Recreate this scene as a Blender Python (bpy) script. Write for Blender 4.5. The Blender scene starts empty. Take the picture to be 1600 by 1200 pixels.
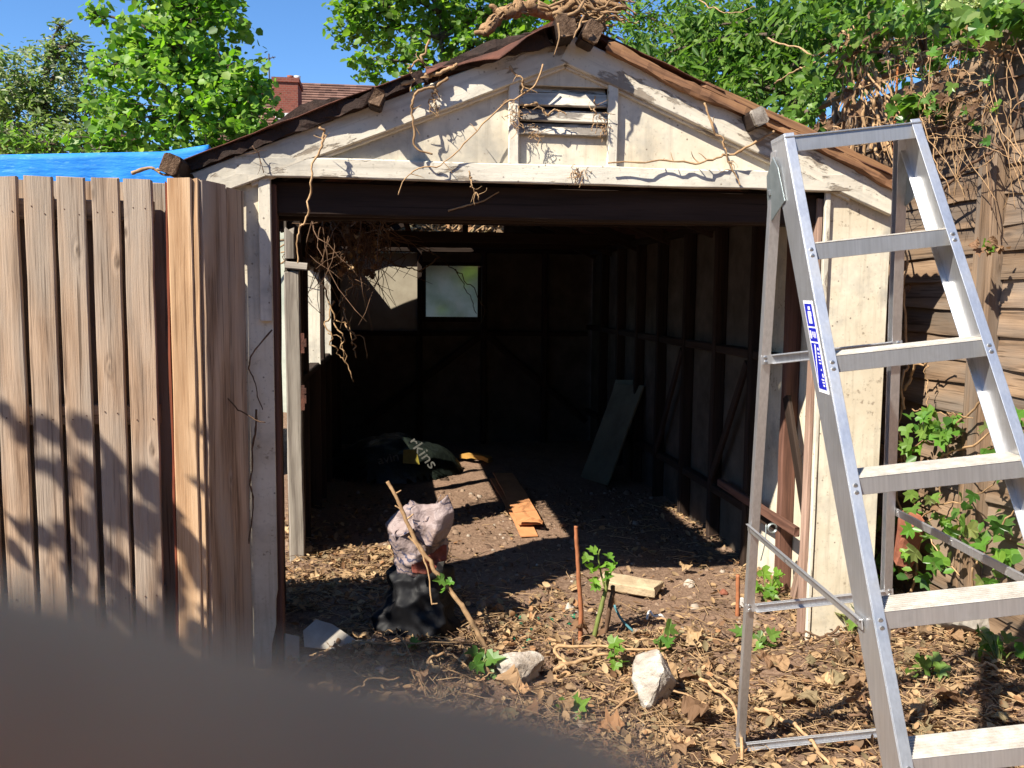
import bpy, math, random
import numpy as np
from mathutils import Vector, Matrix

random.seed(7); rng = np.random.default_rng(7)
sc = bpy.context.scene
col = sc.collection
R_ = math.radians

# ------------------------------------------------------------------ camera, sky, sun, exposure
FPX = 1383.0
YAW, PITCH, ROLL = R_(7.3), R_(-5.6), R_(0.54)
CAM = np.array([0.492, -3.605, 1.5])
fw = np.array([math.sin(YAW)*math.cos(PITCH), math.cos(YAW)*math.cos(PITCH), math.sin(PITCH)])
r0 = np.array([math.cos(YAW), -math.sin(YAW), 0.0]); u0 = np.cross(r0, fw)
CR = r0*math.cos(ROLL) + u0*math.sin(ROLL)
CU = -r0*math.sin(ROLL) + u0*math.cos(ROLL)
cd = bpy.data.cameras.new('camera'); cam = bpy.data.objects.new('camera', cd); col.objects.link(cam)
cam.matrix_world = Matrix(((CR[0], CU[0], -fw[0], CAM[0]), (CR[1], CU[1], -fw[1], CAM[1]), (CR[2], CU[2], -fw[2], CAM[2]), (0, 0, 0, 1)))
cd.sensor_fit = 'HORIZONTAL'; cd.sensor_width = 4.8; cd.lens = 4.8*FPX/1600
cd.clip_start = 0.002; cd.clip_end = 2000
cd.dof.use_dof = True; cd.dof.focus_distance = 4.2; cd.dof.aperture_fstop = 2.2
sc.camera = cam

SUN = np.array([0.79, 0.575, -1.0]); SUN /= np.linalg.norm(SUN)     # travel direction of the light
w = bpy.data.worlds.new('World'); sc.world = w; w.use_nodes = True
wn = w.node_tree; wn.nodes.clear()
sky = wn.nodes.new('ShaderNodeTexSky'); sky.sky_type = 'NISHITA'; sky.sun_disc = False
sky.sun_elevation = math.asin(-SUN[2]); sky.sun_rotation = math.atan2(-SUN[0], -SUN[1]) % (2*math.pi)
sky.altitude = 1500; sky.air_density = 1.0; sky.dust_density = 0.0; sky.ozone_density = 6.0
bg = wn.nodes.new('ShaderNodeBackground'); bg.inputs['Strength'].default_value = 0.092
wo = wn.nodes.new('ShaderNodeOutputWorld')
hs = wn.nodes.new('ShaderNodeHueSaturation'); hs.inputs['Saturation'].default_value = 1.10
wn.links.new(sky.outputs[0], hs.inputs['Color']); wn.links.new(hs.outputs[0], bg.inputs[0]); wn.links.new(bg.outputs[0], wo.inputs[0])
sl = bpy.data.lights.new('sun', 'SUN'); sl.energy = 5.0; sl.angle = R_(0.53); sl.color = (1.0, 0.93, 0.80)
so = bpy.data.objects.new('sun', sl); col.objects.link(so)
so.rotation_euler = Vector(SUN).to_track_quat('-Z', 'Y').to_euler()
sc.view_settings.view_transform = 'Standard'; sc.view_settings.look = 'None'
sc.view_settings.exposure = 1.2; sc.view_settings.gamma = 1.0; sc.view_settings.use_curve_mapping = False
sc.render.engine = 'CYCLES'
sc.cycles.use_denoising = True; sc.cycles.max_bounces = 8; sc.cycles.transparent_max_bounces = 12
sc.cycles.sample_clamp_indirect = 6.0

# ------------------------------------------------------------------ measuring helpers
def ray(px, py):
    d = fw*FPX + CR*(px-800) + CU*(600-py); return d/np.linalg.norm(d)
def spot(px, py, ax, v):
    """world point on the plane axis=v that was measured at this pixel"""
    d = ray(px, py); return CAM + d*((v-CAM[ax])/d[ax])

def hsh(a):
    a = np.sin(a*127.1)*43758.5453; return a-np.floor(a)
def vnoise(x, y, seed=0.0):
    xi, yi = np.floor(x), np.floor(y); xf, yf = x-xi, y-yi
    u, v = xf*xf*(3-2*xf), yf*yf*(3-2*yf)
    h = lambda a, b: hsh(a*1.0+b*57.31+seed*13.7)
    return (h(xi, yi)*(1-u)+h(xi+1, yi)*u)*(1-v)+(h(xi, yi+1)*(1-u)+h(xi+1, yi+1)*u)*v
def fbm(x, y, o=4, seed=0.0):
    s, a, t = 0, 0.5, 0
    for k in range(o): s = s+a*(vnoise(x*2**k, y*2**k, seed+k)-.5); t += a; a *= .55
    return s
def ground_z(x, y):
    x = np.asarray(x, float); y = np.asarray(y, float)
    inside = ((x > -.1) & (x < 2.45) & (y > .3)).astype(float)
    a = 0.055*(1-inside)+.028*inside
    z = fbm(x*2.3, y*2.3, 5, 3)*a*1.6 + fbm(x*11, y*11, 3, 9)*.028*(1-.5*inside)
    z = z + .10*np.exp(-((x-2.75)/.28)**2)*np.exp(-((y+.2)/1.2)**2)
    z = z + .05*np.exp(-((x-.2)/.3)**2-((y+.25)/.2)**2) - .055*np.exp(-((x-1.87)/.38)**2-((y+.87)/.16)**2)
    return z
def gz(x, y): return float(ground_z(x, y))

# ------------------------------------------------------------------ object helpers
WM = {}
def link(o, M, parent=None):
    col.objects.link(o)
    if parent is not None:
        o.parent = parent; o.matrix_basis = WM[parent.name].inverted() @ M
    else: o.matrix_basis = M
    WM[o.name] = M
    return o
def tag(o, label=None, cat=None, group=None, kind=None):
    if label: o['label'] = label
    if cat: o['category'] = cat
    if group: o['group'] = group
    if kind: o['kind'] = kind
    return o
def thing(name, loc, label, cat, group=None):
    o = bpy.data.objects.new(name, None); o.empty_display_size = .1
    link(o, Matrix.Translation(Vector([float(v) for v in loc])))
    return tag(o, label, cat, group)
def np_mesh(name, V, F):
    """V (n,3), F list of index tuples or an int array (m,k)"""
    me = bpy.data.meshes.new(name)
    if isinstance(F, np.ndarray):
        m, k = F.shape
        me.vertices.add(len(V)); me.vertices.foreach_set('co', np.ascontiguousarray(V, np.float32).ravel())
        me.loops.add(m*k); me.loops.foreach_set('vertex_index', F.astype(np.int32).ravel())
        me.polygons.add(m); me.polygons.foreach_set('loop_start', np.arange(0, m*k, k, dtype=np.int32))
        me.update(calc_edges=True); me.validate()
    else:
        me.from_pydata([tuple(map(float, v)) for v in V], [], F); me.update()
    return me
def mesh_obj(name, V, F, mat, parent=None, smooth=False, origin='c'):
    V = np.asarray(V, float)
    c = (V.min(0)+V.max(0))/2 if origin == 'c' else (np.array([(V[:,0].min()+V[:,0].max())/2, (V[:,1].min()+V[:,1].max())/2, V[:,2].min()]) if origin == 'b' else np.asarray(origin, float))
    me = np_mesh(name, V-c, F)
    if mat: me.materials.append(mat)
    if smooth: me.polygons.foreach_set('use_smooth', [True]*len(me.polygons))
    o = bpy.data.objects.new(name, me)
    return link(o, Matrix.Translation(Vector(c)), parent)

def nrm(v): v = np.asarray(v, float); return v/(np.linalg.norm(v)+1e-12)
class MB:
    def __init__(s): s.v = []; s.f = []
    def add(s, V, F):
        b = len(s.v); s.v += [tuple(map(float, p)) for p in V]; s.f += [tuple(i+b for i in f) for f in F]
    def bar(s, p0, p1, up, w, h, off=(0, 0)):
        """rectangular bar from p0 to p1; h along up, w along the other side"""
        p0, p1 = np.asarray(p0, float), np.asarray(p1, float); d = nrm(p1-p0)
        up = nrm(np.asarray(up, float)-d*np.dot(up, d)); sd = np.cross(d, up)
        V = []
        for p in (p0, p1):
            for a, b in ((-1, -1), (1, -1), (1, 1), (-1, 1)):
                V.append(p+sd*(a*w/2+off[0])+up*(b*h/2+off[1]))
        s.add(V, [(0, 3, 2, 1), (4, 5, 6, 7), (0, 1, 5, 4), (1, 2, 6, 5), (2, 3, 7, 6), (3, 0, 4, 7)])
    def box(s, a, b):
        x0, y0, z0 = a; x1, y1, z1 = b
        V = [(x0, y0, z0), (x1, y0, z0), (x1, y1, z0), (x0, y1, z0), (x0, y0, z1), (x1, y0, z1), (x1, y1, z1), (x0, y1, z1)]
        s.add(V, [(0, 3, 2, 1), (4, 5, 6, 7), (0, 1, 5, 4), (1, 2, 6, 5), (2, 3, 7, 6), (3, 0, 4, 7)])
    def tube(s, P, r, n=6):
        P = np.asarray(P, float); m = len(P); r = np.broadcast_to(np.asarray(r, float), (m,))
        T = np.gradient(P, axis=0); ref = np.array([0.13, 0.21, 1.0])
        b = len(s.v)
        prev = None
        for i in range(m):
            t = nrm(T[i])
            a = prev if prev is not None else np.cross(t, ref if abs(t[2]) < .9 else np.array([1., 0, 0]))
            a = nrm(a-t*np.dot(a, t)); prev = a; c = np.cross(t, a)
            for k in range(n):
                q = 2*math.pi*k/n; s.v.append(tuple(P[i]+r[i]*(a*math.cos(q)+c*math.sin(q))))
        for i in range(m-1):
            for k in range(n):
                s.f.append((b+i*n+k, b+i*n+(k+1) % n, b+(i+1)*n+(k+1) % n, b+(i+1)*n+k))
        s.f.append(tuple(b+k for k in reversed(range(n)))); s.f.append(tuple(b+(m-1)*n+k for k in range(n)))
    def extrude(s, poly, vec):
        n = len(poly); A = [np.asarray(p, float) for p in poly]; B = [p+np.asarray(vec, float) for p in A]
        s.add(A+B, [tuple(range(n)), tuple(range(2*n-1, n-1, -1))]+[(i, i+n, (i+1) % n+n, (i+1) % n) for i in range(n)])
    def build(s, name, mat, parent=None, smooth=False, origin='c'):
        return mesh_obj(name, np.array(s.v), s.f, mat, parent, smooth, origin)

def fixn(o):
    import bmesh
    bm = bmesh.new(); bm.from_mesh(o.data); bmesh.ops.recalc_face_normals(bm, faces=bm.faces); bm.to_mesh(o.data); bm.free()
    return o
def bevel(o, wd=.003, seg=1):
    import bmesh
    bm = bmesh.new(); bm.from_mesh(o.data); bmesh.ops.recalc_face_normals(bm, faces=bm.faces)
    bmesh.ops.bevel(bm, geom=list(bm.edges), offset=wd, segments=seg, affect='EDGES', profile=.6)
    bm.to_mesh(o.data); bm.free(); return o

def plank(name, p0, p1, side, w_, t_, mat, parent=None, rough=.002, rag=(.004, .004), seg=.12, wave=0, cham=.14, twist=0):
    """a sawn board: p0->p1 is its centre line, side its width direction; local Z runs along the grain"""
    p0, p1 = np.asarray(p0, float), np.asarray(p1, float); L = np.linalg.norm(p1-p0); Z = (p1-p0)/L
    X = nrm(np.asarray(side, float)-Z*np.dot(side, Z)); Y = np.cross(Z, X)
    n = max(2, int(L/seg)+1); c = min(w_, t_)*cham; a, b = w_/2, t_/2
    sec = np.array([(-a+c, -b), (a-c, -b), (a, -b+c), (a, b-c), (a-c, b), (-a+c, b), (-a, b-c), (-a, -b+c)])
    zs = np.linspace(-L/2, L/2, n); s0 = random.random()*90
    V = np.zeros((n*8, 3))
    for i, z in enumerate(zs):
        q = sec.copy()
        nx = (vnoise(np.array([z*5.0]), np.array([s0]))[0]-.5)*2*rough
        ny = (vnoise(np.array([z*4.0]), np.array([s0+9]))[0]-.5)*2*rough
        e = (rng.random((8, 2))-.5)*rough*.8
        if wave:
            q[2:4, 0] += (vnoise(np.array([z*2.6]), np.array([s0+3]))[0]-.5)*2*wave
            q[[6, 7], 0] += (vnoise(np.array([z*3.1]), np.array([s0+5]))[0]-.5)*2*wave
        if twist:
            th = twist*z/L; q = q@np.array([[math.cos(th), math.sin(th)], [-math.sin(th), math.cos(th)]])
        V[i*8:i*8+8, :2] = q+e+[nx, ny]; V[i*8:i*8+8, 2] = z
    for k in range(8):
        V[k, 2] += (random.random()-.5)*2*rag[0]; V[(n-1)*8+k, 2] += (random.random()-.5)*2*rag[1]
    F = [(i*8+k, i*8+(k+1) % 8, (i+1)*8+(k+1) % 8, (i+1)*8+k) for i in range(n-1) for k in range(8)]
    F += [tuple(reversed(range(8))), tuple((n-1)*8+k for k in range(8))]
    me = np_mesh(name, V, F); me.materials.append(mat)
    o = bpy.data.objects.new(name, me); m = (p0+p1)/2
    return link(o, Matrix(((X[0], Y[0], Z[0], m[0]), (X[1], Y[1], Z[1], m[1]), (X[2], Y[2], Z[2], m[2]), (0, 0, 0, 1))), parent)

def smooth_path(P, n=24, wob=0, seed=0):
    P = np.asarray(P, float); m = len(P); t = np.linspace(0, m-1, n); out = []
    for q in t:
        i = min(int(q), m-2); f = q-i
        a, b, c, d = P[max(i-1, 0)], P[i], P[i+1], P[min(i+2, m-1)]
        out.append(.5*((2*b)+(-a+c)*f+(2*a-5*b+4*c-d)*f*f+(-a+3*b-3*c+d)*f**3))
    out = np.array(out)
    if wob:
        g = np.random.default_rng(seed); k = g.normal(size=(n, 3)); k = (k+np.roll(k, 1, 0)+np.roll(k, -1, 0))/3
        out += k*wob*np.sin(np.linspace(.15, math.pi-.15, n))[:, None]
    return out

# leaves -------------------------------------------------------------
T_OVAL = (np.array([(0, 0, 0), (-.30, .30, .07), (-.27, .68, .06), (0, 1, -.10), (.27, .68, .06), (.30, .30, .07)]), np.array([(0, 3, 2, 1), (0, 5, 4, 3)]))
T_LONG = (np.array([(0, 0, 0), (-.17, .30, .05), (-.14, .68, .04), (0, 1, -.12), (.14, .68, .04), (.17, .30, .05)]), np.array([(0, 3, 2, 1), (0, 5, 4, 3)]))
T_ROUND = (np.array([(0, 0, 0), (-.42, .25, .08), (-.40, .68, .05), (0, 1, -.08), (.40, .68, .05), (.42, .25, .08)]), np.array([(0, 3, 2, 1), (0, 5, 4, 3)]))
T_CURL = (np.array([(0, 0, 0), (-.17, .14, .07), (-.31, .45, .17), (-.2, .8, .22), (.03, 1, .26), (.21, .77, .25), (.27, .44, .13), (.15, .14, .06), (0, .28, .0), (.01, .66, .07)]), np.array([(0, 8, 1), (8, 2, 1), (8, 9, 2), (9, 3, 2), (9, 4, 3), (9, 5, 4), (9, 6, 5), (8, 6, 9), (8, 7, 6), (0, 7, 8)]))
T_MIX = (np.array([(0, 0, 0), (-.22, .22, .16), (-.30, .62, .30), (.05, 1, .12), (.20, .74, .30), (.26, .30, .10)]), np.array([(0, 3, 2, 1), (0, 5, 4, 3)]))
def basis(D, Nn):
    Y = D/np.linalg.norm(D, axis=1, keepdims=True)
    X = np.cross(Y, Nn); X /= np.linalg.norm(X, axis=1, keepdims=True)+1e-9
    return X, Y, np.cross(X, Y)
def leaf_cloud(P, D, Nn, S, T):
    tv, tf = T; n = len(P); X, Y, Z = basis(D, Nn)
    S = np.asarray(S)[:, None, None]
    V = P[:, None, :]+S*(tv[None, :, 0:1]*X[:, None, :]+tv[None, :, 1:2]*Y[:, None, :]+tv[None, :, 2:3]*Z[:, None, :])
    F = (tf[None]+(np.arange(n)*len(tv))[:, None, None]).reshape(-1, tf.shape[1])
    return V.reshape(-1, 3), F
IVY = [(0, 0), (.22, -.10), (.46, -.06), (.55, .22), (.30, .30), (.42, .60), (.17, .60), (0, 1.0), (-.17, .60), (-.42, .60), (-.30, .30), (-.55, .22), (-.46, -.06), (-.22, -.10)]
def ivy_mesh(name, mat, k=0):
    r = random.Random(k); V = [(0, .3, -.07)]
    for (x, y) in IVY: V.append((x*(1+r.uniform(-.12, .12)), y*(1+r.uniform(-.1, .1)), abs(x)*.22+r.uniform(-.05, .05)-.12*max(0, y-.6)))
    n = len(IVY); F = [(0, 1+i, 1+(i+1) % n) for i in range(n)]
    me = np_mesh(name, np.array(V), F); me.materials.append(mat)
    return me
def dead_mesh(name, mat, k=0):
    """a curled dry leaf, unit length"""
    r = random.Random(100+k); nu, nv = 9, 5; V = []; curl = r.uniform(.6, 2.4); cross = r.uniform(.3, 1.6)*r.choice((-1, 1)); tw = r.uniform(-.8, .8)
    lob = r.random() < .55; ph_ = r.uniform(0, 6)
    for i in range(nu):
        t = i/(nu-1); wdt = (.40*math.sin(math.pi*min(.97, t*.9+.07))**.8)
        if lob: wdt *= 1+.38*math.sin(i*2.2+ph_)
        a = curl*(t-.5); y = math.sin(a)/max(curl, .01); z0 = (1-math.cos(a))/max(curl, .01)*1.2
        for j in range(nv):
            s = (j/(nv-1)-.5)*2; x = s*wdt; z = z0+cross*x*x+tw*x*t*.8+.05*math.sin(i*1.9+j*1.3+ph_)
            V.append((x+r.uniform(-.03, .03), y+r.uniform(-.04, .04), z+r.uniform(-.025, .025)))
    F = [(i*nv+j, i*nv+j+1, (i+1)*nv+j+1, (i+1)*nv+j) for i in range(nu-1) for j in range(nv-1)]
    V = np.array(V); V[:, 2] -= V[:, 2].min()
    me = np_mesh(name, V, F); me.materials.append(mat); return me
def place_leaf(name, me, p, d, n, s, parent=None):
    d = nrm(d); x = nrm(np.cross(d, n)); z = np.cross(x, d)
    o = bpy.data.objects.new(name, me)
    return link(o, Matrix(((x[0]*s, d[0]*s, z[0]*s, p[0]), (x[1]*s, d[1]*s, z[1]*s, p[1]), (x[2]*s, d[2]*s, z[2]*s, p[2]), (0, 0, 0, 1))), parent)

# ------------------------------------------------------------------ materials
class NT:
    def __init__(s, name, rough=.8, spec=.3):
        s.m = bpy.data.materials.new(name); s.m.use_nodes = True; s.t = s.m.node_tree
        s.b = s.t.nodes['Principled BSDF']; s.b.inputs['Roughness'].default_value = rough; s.b.inputs['Specular IOR Level'].default_value = spec
        s.out = s.t.nodes['Material Output']; s._co = None
    def n(s, ty, **k):
        x = s.t.nodes.new(ty)
        for a, b in k.items(): setattr(x, a, b)
        return x
    def l(s, a, b): s.t.links.new(a, b)
    def inp(s, node, key, val):
        if hasattr(val, 'links') or isinstance(val, bpy.types.NodeSocket): s.l(val, node.inputs[key])
        else: node.inputs[key].default_value = val
    def co(s):
        if s._co is None:
            tc = s.n('ShaderNodeTexCoord'); oi = s.n('ShaderNodeObjectInfo')
            mu = s.n('ShaderNodeMath', operation='MULTIPLY'); s.l(oi.outputs['Random'], mu.inputs[0]); mu.inputs[1].default_value = 41.0
            ad = s.n('ShaderNodeVectorMath', operation='ADD'); s.l(tc.outputs['Object'], ad.inputs[0]); s.l(mu.outputs[0], ad.inputs[1])
            s._co = ad.outputs[0]; s.rand = oi.outputs['Random']
        return s._co
    def scale(s, v, sc_):
        x = s.n('ShaderNodeVectorMath', operation='MULTIPLY'); s.l(v, x.inputs[0]); x.inputs[1].default_value = sc_; return x.outputs[0]
    def noise(s, v, sc_, det=4, ro=.55, dist=0):
        x = s.n('ShaderNodeTexNoise'); s.l(v, x.inputs['Vector']); x.inputs['Scale'].default_value = sc_; x.inputs['Detail'].default_value = det
        x.inputs['Roughness'].default_value = ro; x.inputs['Distortion'].default_value = dist; return x.outputs[0]
    def vor(s, v, sc_, feat='F1'):
        x = s.n('ShaderNodeTexVoronoi', feature=feat); s.l(v, x.inputs['Vector']); x.inputs['Scale'].default_value = sc_; return x.outputs['Distance']
    def ramp(s, f, stops):
        x = s.n('ShaderNodeValToRGB'); e = x.color_ramp.elements
        while len(e) < len(stops): e.new(.5)
        for k, (p, c) in enumerate(stops):
            e[k].position = p; e[k].color = (*c, 1) if not isinstance(c, (int, float)) else (c, c, c, 1)
        s.l(f, x.inputs[0]); return x.outputs[0]
    def math(s, op, a, b=0.0, c=0.0):
        x = s.n('ShaderNodeMath', operation=op); s.inp(x, 0, a); s.inp(x, 1, b); s.inp(x, 2, c); return x.outputs[0]
    def mix(s, f, a, b, mode='MIX'):
        x = s.n('ShaderNodeMix', data_type='RGBA', blend_type=mode); s.inp(x, 0, f)
        for i, q in ((6, a), (7, b)): s.inp(x, i, (*q, 1) if isinstance(q, tuple) and len(q) == 3 else q)
        return x.outputs[2]
    def bump(s, h, st=.5, d=.01):
        x = s.n('ShaderNodeBump'); x.inputs['Strength'].default_value = st; x.inputs['Distance'].default_value = d; s.l(h, x.inputs['Height']); s.l(x.outputs[0], s.b.inputs['Normal'])
    def color(s, c): s.inp(s.b, 'Base Color', (*c, 1) if isinstance(c, tuple) else c); return s.m
    def island(s): g = s.n('ShaderNodeNewGeometry'); return g.outputs['Random Per Island']

def wood(name, light, mid, dark, var=.25, grey=None, knots=True, gs=1.0, bump=.5):
    t = NT(name, .82, .2); v = t.co()
    lo = t.noise(t.scale(v, (5, 5, .9)), 1.0, 3, .5)
    sep = t.n('ShaderNodeSeparateXYZ'); t.l(v, sep.inputs[0])
    g = t.math('MULTIPLY_ADD', lo, 15.0, t.math('MULTIPLY', sep.outputs[0], 62*gs))
    if knots:
        kv = t.vor(t.scale(v, (9, 3, 3.2)), 1.0)
        km = t.math('SMOOTHSTEP', kv, 0.0, 0.0) if False else t.ramp(kv, [(0, 1.0), (.22, 0.0)])
        g = t.math('ADD', g, t.math('MULTIPLY', t.math('MULTIPLY', km, t.math('SUBTRACT', .3, kv)), 26.0))
    ring = t.math('SINE', g); ring = t.math('MULTIPLY_ADD', ring, .5, .5)
    fib = t.noise(t.scale(v, (150, 150, 5)), 1.0, 4, .6)
    f = t.math('ADD', t.math('MULTIPLY', ring, .32), t.math('MULTIPLY', fib, .74))
    c = t.ramp(f, [(.24, dark), (.46, mid), (.74, light)])
    blot = t.noise(t.scale(v, (6, 6, 1.6)), 1.0, 4, .6)
    c = t.mix(t.ramp(blot, [(.35, 0.0), (.75, .65)]), c, tuple(x*.62 for x in mid), 'MIX')
    if grey: c = t.mix(t.ramp(t.noise(t.scale(v, (4, 4, .8)), 2.0, 3), [(.4, 0.0), (.62, .75)]), c, grey)
    if knots:
        kd = t.ramp(kv, [(.025, 1.0), (.085, 0.0)]); c = t.mix(t.math('MULTIPLY', kd, .6), c, tuple(x*.35 for x in dark))
    ck = t.noise(t.scale(v, (90, 90, 1.5)), 1.0, 3, .6); c = t.mix(t.ramp(ck, [(.60, 0.0), (.67, .7)]), c, tuple(x*.55 for x in dark))
    hv = t.n('ShaderNodeHueSaturation'); t.l(c, hv.inputs['Color']); t.l(t.math('MULTIPLY_ADD', t.rand, var, 1-var*.6), hv.inputs['Value'])
    t.bump(f, bump, .004); return t.color(hv.outputs[0])
def paint(name, base, under, dirt, flake=.60, amount=1.0, stretch=(1, 1, 1), bumpk=.25):
    t = NT(name, .72, .25); v = t.co(); sv = t.scale(v, stretch)
    a = t.noise(sv, 3.2, 6, .62); b = t.noise(sv, 26, 8, .7); 
    c = t.mix(t.ramp(a, [(.40, 0.0), (.62, .85)]), base, dirt); c = t.mix(t.ramp(t.noise(v, 70, 3, .6), [(.60, 0.0), (.70, .35)]), c, tuple(x*.45 for x in dirt))
    c = t.mix(t.ramp(t.noise(v, 1.4, 3), [(.5, 0.0), (.7, .35)]), c, tuple(x*.80 for x in base))
    stv = t.noise(t.scale(v, (34, 34, 2.2) if stretch == (1, 1, 1) else (30*stretch[0], 30, 3*stretch[2])), 1.0, 5, .65)
    c = t.mix(t.ramp(stv, [(.52, 0.0), (.72, .55)]), c, tuple(x*.62 for x in dirt))
    grm = t.noise(v, 2.1, 5, .7); c = t.mix(t.ramp(grm, [(.50, 0.0), (.66, .75)]), c, (.30, .285, .25))
    fl = t.ramp(t.math('ADD', t.math('MULTIPLY', a, .55), t.math('MULTIPLY', b, .5)), [(flake, 0.0), (flake+.025, 1.0)])
    c = t.mix(t.math('MULTIPLY', fl, amount), c, t.mix(t.noise(v, 60, 3), under, tuple(x*.5 for x in under)))
    sp = t.ramp(t.vor(v, 30), [(.08, 1.0), (.15, 0.0)]); sp2 = t.ramp(t.noise(v, 7.5, 3), [(.48, 0.0), (.56, 1.0)])
    c = t.mix(t.math('MULTIPLY', t.math('MULTIPLY', sp, sp2), .75), c, (.10, .07, .05))
    hv = t.n('ShaderNodeHueSaturation'); t.l(c, hv.inputs['Color']); t.l(t.math('MULTIPLY_ADD', t.rand, .12, .93), hv.inputs['Value'])
    t.bump(t.math('SUBTRACT', b, fl), bumpk, .004); return t.color(hv.outputs[0])
def leafmat(name, cols, trans=.45, rough=.45, spec=.4, bright=None):
    t = NT(name, rough, spec); i = t.island(); ob = t.n('ShaderNodeObjectInfo')
    c = t.ramp(t.math('FRACT', t.math('ADD', i, t.math('MULTIPLY', ob.outputs['Random'], 7.3))), [(k/(len(cols)-1), q) for k, q in enumerate(cols)])
    oi = t.n('ShaderNodeObjectInfo'); hv = t.n('ShaderNodeHueSaturation'); t.l(c, hv.inputs['Color'])
    t.l(t.math('MULTIPLY_ADD', oi.outputs['Random'], .35, .82), hv.inputs['Value']); c = hv.outputs[0]
    t.color(c)
    tr = t.n('ShaderNodeBsdfTranslucent'); mx = t.n('ShaderNodeMixShader'); mx.inputs[0].default_value = trans
    h2 = t.n('ShaderNodeHueSaturation'); t.l(c, h2.inputs['Color']); h2.inputs['Value'].default_value = 1.5; h2.inputs['Saturation'].default_value = 1.1; t.l(h2.outputs[0], tr.inputs[0])
    t.l(t.b.outputs[0], mx.inputs[1]); t.l(tr.outputs[0], mx.inputs[2]); t.l(mx.outputs[0], t.out.inputs[0])
    return t.m
def plain(name, c, rough=.8, spec=.3, var=.0, sc_=12, c2=None, bump=0, bs=None, metal=0):
    t = NT(name, rough, spec); v = t.co()
    f = t.noise(v, sc_, 6, .65)
    q = t.mix(t.ramp(f, [(.32, 0.0), (.68, 1.0)]), c, c2 or tuple(x*.6 for x in c))
    if var:
        hv = t.n('ShaderNodeHueSaturation'); t.l(q, hv.inputs['Color']); t.l(t.math('MULTIPLY_ADD', t.rand, var, 1-var/2), hv.inputs['Value']); q = hv.outputs[0]
    if bump: t.bump(t.noise(v, bs or sc_*2, 6, .7), bump, .01)
    t.b.inputs['Metallic'].default_value = metal
    return t.color(q)

M = {}
M['fence'] = wood('fence_wood', (.485, .35, .25), (.35, .235, .157), (.125, .075, .047), .32, grey=(.33, .275, .225), bump=1.0)
M['fresh'] = wood('fresh_wood', (.62, .43, .27), (.52, .33, .19), (.36, .20, .10), .15, knots=False)
M['stain'] = wood('red_stained_wood', (.27, .075, .04), (.22, .06, .03), (.14, .04, .02), .1, knots=False)
M['lap'] = wood('lapped_board_wood', (.33, .225, .145), (.225, .145, .09), (.075, .048, .03), .5, grey=(.17, .14, .115))
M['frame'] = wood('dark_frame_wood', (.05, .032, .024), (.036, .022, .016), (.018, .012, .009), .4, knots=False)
M['redframe'] = wood('red_brown_frame_wood', (.17, .085, .062), (.125, .06, .042), (.06, .03, .022), .3, knots=False)
M['greywood'] = wood('grey_weathered_wood', (.36, .32, .27), (.25, .215, .18), (.10, .08, .065), .3, knots=False)
M['endgrain'] = plain('rotten_end_grain', (.20, .13, .085), .9, .1, 0, 45, (.06, .035, .022), .9)
M['cream'] = paint('flaking_cream_paint_sheet', (.70, .64, .51), (.36, .29, .21), (.53, .445, .32), .625, .85)
M['creamwood'] = paint('flaking_cream_painted_wood', (.69, .64, .53), (.31, .25, .19), (.50, .44, .35), .572, .9, (1, 1, .28), .6)
M['whitewood'] = paint('flaking_white_painted_wood', (.73, .69, .59), (.31, .25, .19), (.52, .46, .37), .588, .9, (1, 1, .22), .6)
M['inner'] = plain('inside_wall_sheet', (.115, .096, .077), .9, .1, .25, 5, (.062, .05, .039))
M['innersunlit'] = plain('sunpatch_inside_wall_sheet', (.40, .36, .28), .9, .1, .1, 5, (.30, .26, .20))  # same wall sheet, colour lightened to stand in for the sun patch
M['pinkwood'] = wood('faded_pinkish_wood', (.40, .27, .21), (.31, .20, .15), (.16, .10, .075), .2, knots=False)
M['rust'] = plain('rusty_roof_sheet', (.14, .055, .036), .85, .2, .2, 9, (.045, .024, .019), .6, 60)
M['orange'] = wood('orange_brown_edge_timber', (.31, .165, .08), (.215, .11, .058), (.085, .045, .028), .15, knots=False)
M['louvre'] = paint('bare_louvre_slat', (.66, .61, .52), (.24, .21, .18), (.42, .37, .31), .545, 1.0, (1, 1, .15), .7)
M['felt'] = plain('black_roof_felt', (.028, .021, .018), .9, .15, .1, 20, (.05, .03, .024), .8)
M['twig'] = plain('dry_vine_stem', (.43, .28, .15), .8, .2, .35, 30, (.24, .14, .07))
M['straw'] = plain('dry_straw_stalk', (.42, .285, .155), .8, .2, 0, 6, (.25, .155, .08))
M['twigd'] = plain('dark_dry_stem', (.17, .10, .06), .85, .2, .4, 30, (.07, .04, .025))
M['bark'] = plain('tree_bark', (.13, .095, .07), .9, .2, .2, 14, (.05, .037, .03), .7)
M['root'] = plain('fibrous_ivy_root', (.40, .25, .135), .9, .15, .2, 40, (.17, .095, .045), 1.0, 70)
M['hazel'] = leafmat('hazel_leaf', [(.06, .145, .02), (.13, .27, .03), (.20, .34, .05), (.09, .20, .025), (.26, .36, .08), (.045, .11, .02)], .5)
M['lefttree'] = leafmat('pale_flowering_tree_leaf', [(.08, .15, .03), (.15, .23, .05), (.22, .30, .08), (.48, .50, .34)], .5)
M['darktree'] = leafmat('dark_glossy_leaf', [(.04, .095, .018), (.085, .18, .026), (.16, .28, .045), (.10, .20, .03), (.20, .29, .07)], .45, .48, .22)
M['mid'] = leafmat('lime_tree_leaf', [(.07, .16, .02), (.13, .26, .03), (.20, .33, .05), (.09, .19, .025), (.25, .35, .08)], .55)
M['ivy'] = leafmat('ivy_leaf', [(.03, .085, .014), (.10, .23, .03), (.05, .13, .02), (.16, .26, .05), (.07, .15, .03), (.20, .22, .07)], .35, .38, .4)
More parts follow.
